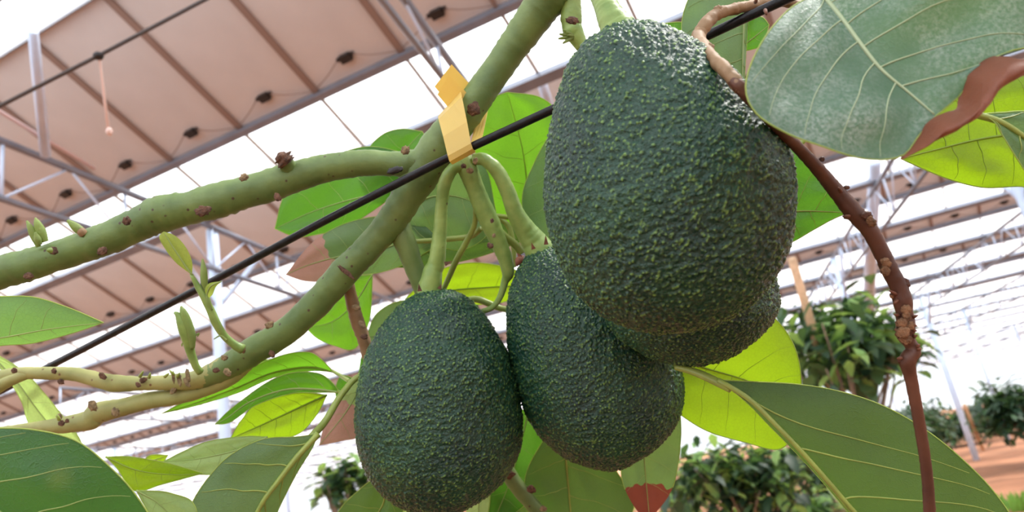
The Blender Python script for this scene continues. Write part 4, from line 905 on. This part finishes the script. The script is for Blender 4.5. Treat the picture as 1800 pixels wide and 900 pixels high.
for a in ((998, 62, -1), (990, 52, 0), (984, 60, 0), (982, 68, 0), (990, 76, 0), (996, 56, 0)):
    spart('bud_scale', [(1010, 64, .350, 8), ((a[0] + 1008) / 2, (a[1] + 64) / 2, .348, 7), (a[0], a[1], .346, 3)], 'bud', 8)
for a in ((305, 658, 298, 651), (246, 662, 252, 652), (262, 664, 264, 655), (290, 662, 297, 656), (312, 662, 316, 655), (104, 738, 100, 728)):
    spart('bract', [(a[0], a[1], .375, 6), ((a[0] + a[2]) / 2, (a[1] + a[3]) / 2, .374, 5), (a[2], a[3], .374, 2)], 'petiole', 6)

# ------------------------------------------------------------------ brown dry twig at right
TW = empty('brown_twig', P(1500, 370, .235)); tag(TW, 'brown knobbly leafless twig arching down the right side', 'twig')
tw = [(1470, 40, .30, 16), (1440, 22, .302, 17), (1400, 8, .302, 16), (1360, 4, .300, 15), (1320, 10, .296, 18), (1282, 18, .292, 20), (1255, 28, .288, 22), (1238, 46, .284, 24), (1228, 66, .280, 24), (1235, 84, .248, 26), (1251, 100, .228, 24), (1276, 125, .219, 24), (1303, 156, .216, 24)]
tw2 = [(1285, 137, .2178, 23), (1303, 156, .216, 24), (1337, 195, .218, 20), (1371, 229, .224, 19), (1405, 262, .231, 21), (1440, 300, .235, 24), (1470, 336, .236, 27), (1500, 372, .235, 32), (1528, 404, .234, 29), (1550, 445, .234, 28), (1564, 474, .234, 29), (1580, 506, .234, 29), (1586, 528, .234, 32), (1590, 552, .234, 28), (1592, 570, .234, 32), (1592, 590, .234, 29), (1600, 604, .234, 22), (1605, 617, .234, 26), (1595, 634, .234, 28), (1600, 660, .235, 22), (1610, 710, .236, 20), (1622, 780, .238, 19), (1630, 840, .24, 19), (1634, 900, .242, 20), (1636, 960, .244, 20)]
keep_world(ptube('tan_stem', tw, MAT['bark_tan'], None, n=110, seg=18, rough=.26, seed=4), TW)['label'] = 'pale tan upper stretch'
keep_world(ptube('dark_stem', tw2, MAT['bark_brown'], None, n=220, seg=16, rough=.08, seed=5), TW)
def tknob(x, y, d, r_, mat, el, an, seed, name='leaf_scar'):
    if mat == 'bark_tan' and x > 1400: mat = 'knob_tan'
    o = knob(x, y, d, r_, mat, seed, el, an, .8, name); keep_world(o, TW)
for i, (x, y, d, r_, m_, el, an) in enumerate([(1532, 390, .2295, 8, 'bark_tan', 1.3, 45), (1524, 379, .230, 8, 'bark_brown', 1.2, 0), (1558, 462, .2295, 8, 'bark_tan', 1.2, 20), (1556, 476, .2295, 9, 'bark_tan', 1.0, 40), (1593, 545, .2295, 9, 'bark_tan', 1.1, 80), (1594, 556, .2295, 8, 'bark_tan', 1.0, 0),
        (1590, 498, .232, 9, 'bark_brown', 1.3, 55), (1491, 381, .233, 5, 'scar', 1.8, 0), (1568, 519, .232, 6, 'bark_brown', .8, 0), (1437, 292, .2345, 9, 'bark_tan', 1.3, 45), (1488, 330, .234, 4, 'bark_brown', 1.4, 0), (1588, 585, .229, 11, 'bark_tan', 1.1, 0), (1586, 568, .2295, 9, 'bark_tan', 1.2, 0), (1600, 573, .230, 8, 'bark_tan', 1, 0),
        (1584, 634, .233, 6, 'bark_brown', 1, 0), (1610, 612, .232, 6, 'bark_tan', 1, 50), (1592, 596, .230, 9, 'bark_tan', 1.3, 10), (1262, 17, .287, 8, 'bark_tan', 1.0, -30), (1222, 70, .270, 8, 'bark_tan', .9, 50), (1249, 84, .239, 8, 'bark_tan', .9, 20), (1241, 91, .2375, 10, 'bark_tan', 1.3, -10), (1300, 12, .292, 7, 'bark_tan', 1.6, -20), (1330, 6, .296, 8, 'bark_tan', 1.1, 0), (1445, 280, .235, 5, 'bark_brown', 1, 0)]):
    tknob(x, y, d, r_, m_, el, an, 50 + i)
def thorn(x, y, dx, dy, d=.231, w_=7):
    o = ptube('bud_scale', [(x, y, d + .002, w_), (x + dx * .5, y + dy * .5, d, w_ * .8), (x + dx, y + dy, d, 1.5)], MAT['scale'], None, n=6, seg=8); keep_world(o, TW)
for a in ((1492, 380, -10, 1), (1576, 518, -14, -8), (1578, 527, -8, 8), (1604, 558, 10, -4), (1580, 555, -9, -3), (1580, 566, -7, 2), (1604, 570, 8, 4), (1603, 580, 9, 2), (1578, 578, -6, 3), (1584, 630, -8, 0), (1612, 614, 8, -1), (1345, 18, 3, 9), (1328, 4, 4, -10), (1578, 590, -5, -4), (1606, 592, 6, -3), (1478, 336, -5, -7), (1612, 610, 5, -5)):
    thorn(*a)

# ------------------------------------------------------------------ yellow tape round branch and wire
TP = empty('plastic_tape', P(800, 220, .345)); tag(TP, 'yellow plastic tape tying the green branch to the black wire', 'tape')
def strip(name, rows, n=30, bow=.0):
    """rows: left and right edge points with depths, in order along the tape"""
    A_ = cat_rom([r[0] for r in rows], n) if len(rows) > 2 else cat_rom([rows[0][0], rows[1][0]], n)
    B_ = cat_rom([r[1] for r in rows], n) if len(rows) > 2 else cat_rom([rows[0][1], rows[1][1]], n)
    V = []; Fc = []
    for i in range(n):
        for j in range(7):
            k = j / 6; V.append(P(*(A_[i] * (1 - k) + B_[i] * k)) - FWD * bow * math.sin(math.pi * k))
    for i in range(n - 1):
        for j in range(6): b = i * 7 + j; Fc.append((b, b + 1, b + 8, b + 7))
    o = keep_world(link(name, mesh(name, V, Fc), MAT['tape']), TP)
    md = o.modifiers.new('thickness', 'SOLIDIFY'); md.thickness = .00012
    return o
def pstrip(name, rows):
    """creased, un-smoothed stretch of tape"""
    V = []; Fc = []
    for a, b in rows:
        for k in (0, .33, .66, 1): V.append(P(*(np.array(a) * (1 - k) + np.array(b) * k)))
    for i in range(len(rows) - 1):
        for j in range(3): b = i * 4 + j; Fc.append((b, b + 1, b + 5, b + 4))
    o = keep_world(link(name, mesh(name, V, Fc, False), MAT['tape']), TP)
    md = o.modifiers.new('thickness', 'SOLIDIFY'); md.thickness = .00012
    return o
pstrip('front_band', [((770, 205, .354), (810, 160, .354)), ((771, 210, .341), (812, 170, .341)), ((779, 240, .335), (821, 214, .335)), ((787, 274, .3325), (828, 252, .3325)), ((790, 284, .333), (831, 261, .333)), ((795, 289, .336), (836, 267, .336)), ((793, 284, .342), (834, 263, .342))])
pstrip('back_band', [((822, 268, .3425), (843, 254, .3425)), ((828, 250, .352), (849, 236, .355)), ((836, 215, .372), (858, 192, .376)), ((835, 195, .386), (850, 170, .386)), ((790, 190, .386), (820, 150, .386)), ((770, 206, .356), (812, 158, .356))])
pstrip('tape_tail', [((796, 192, .360), (828, 150, .362)), ((780, 172, .358), (811, 132, .360)), ((764, 152, .356), (794, 113, .358))])
pstrip('tape_tail', [((800, 206, .354), (822, 165, .354)), ((784, 184, .352), (806, 148, .352)), ((769, 166, .350), (788, 133, .350))])
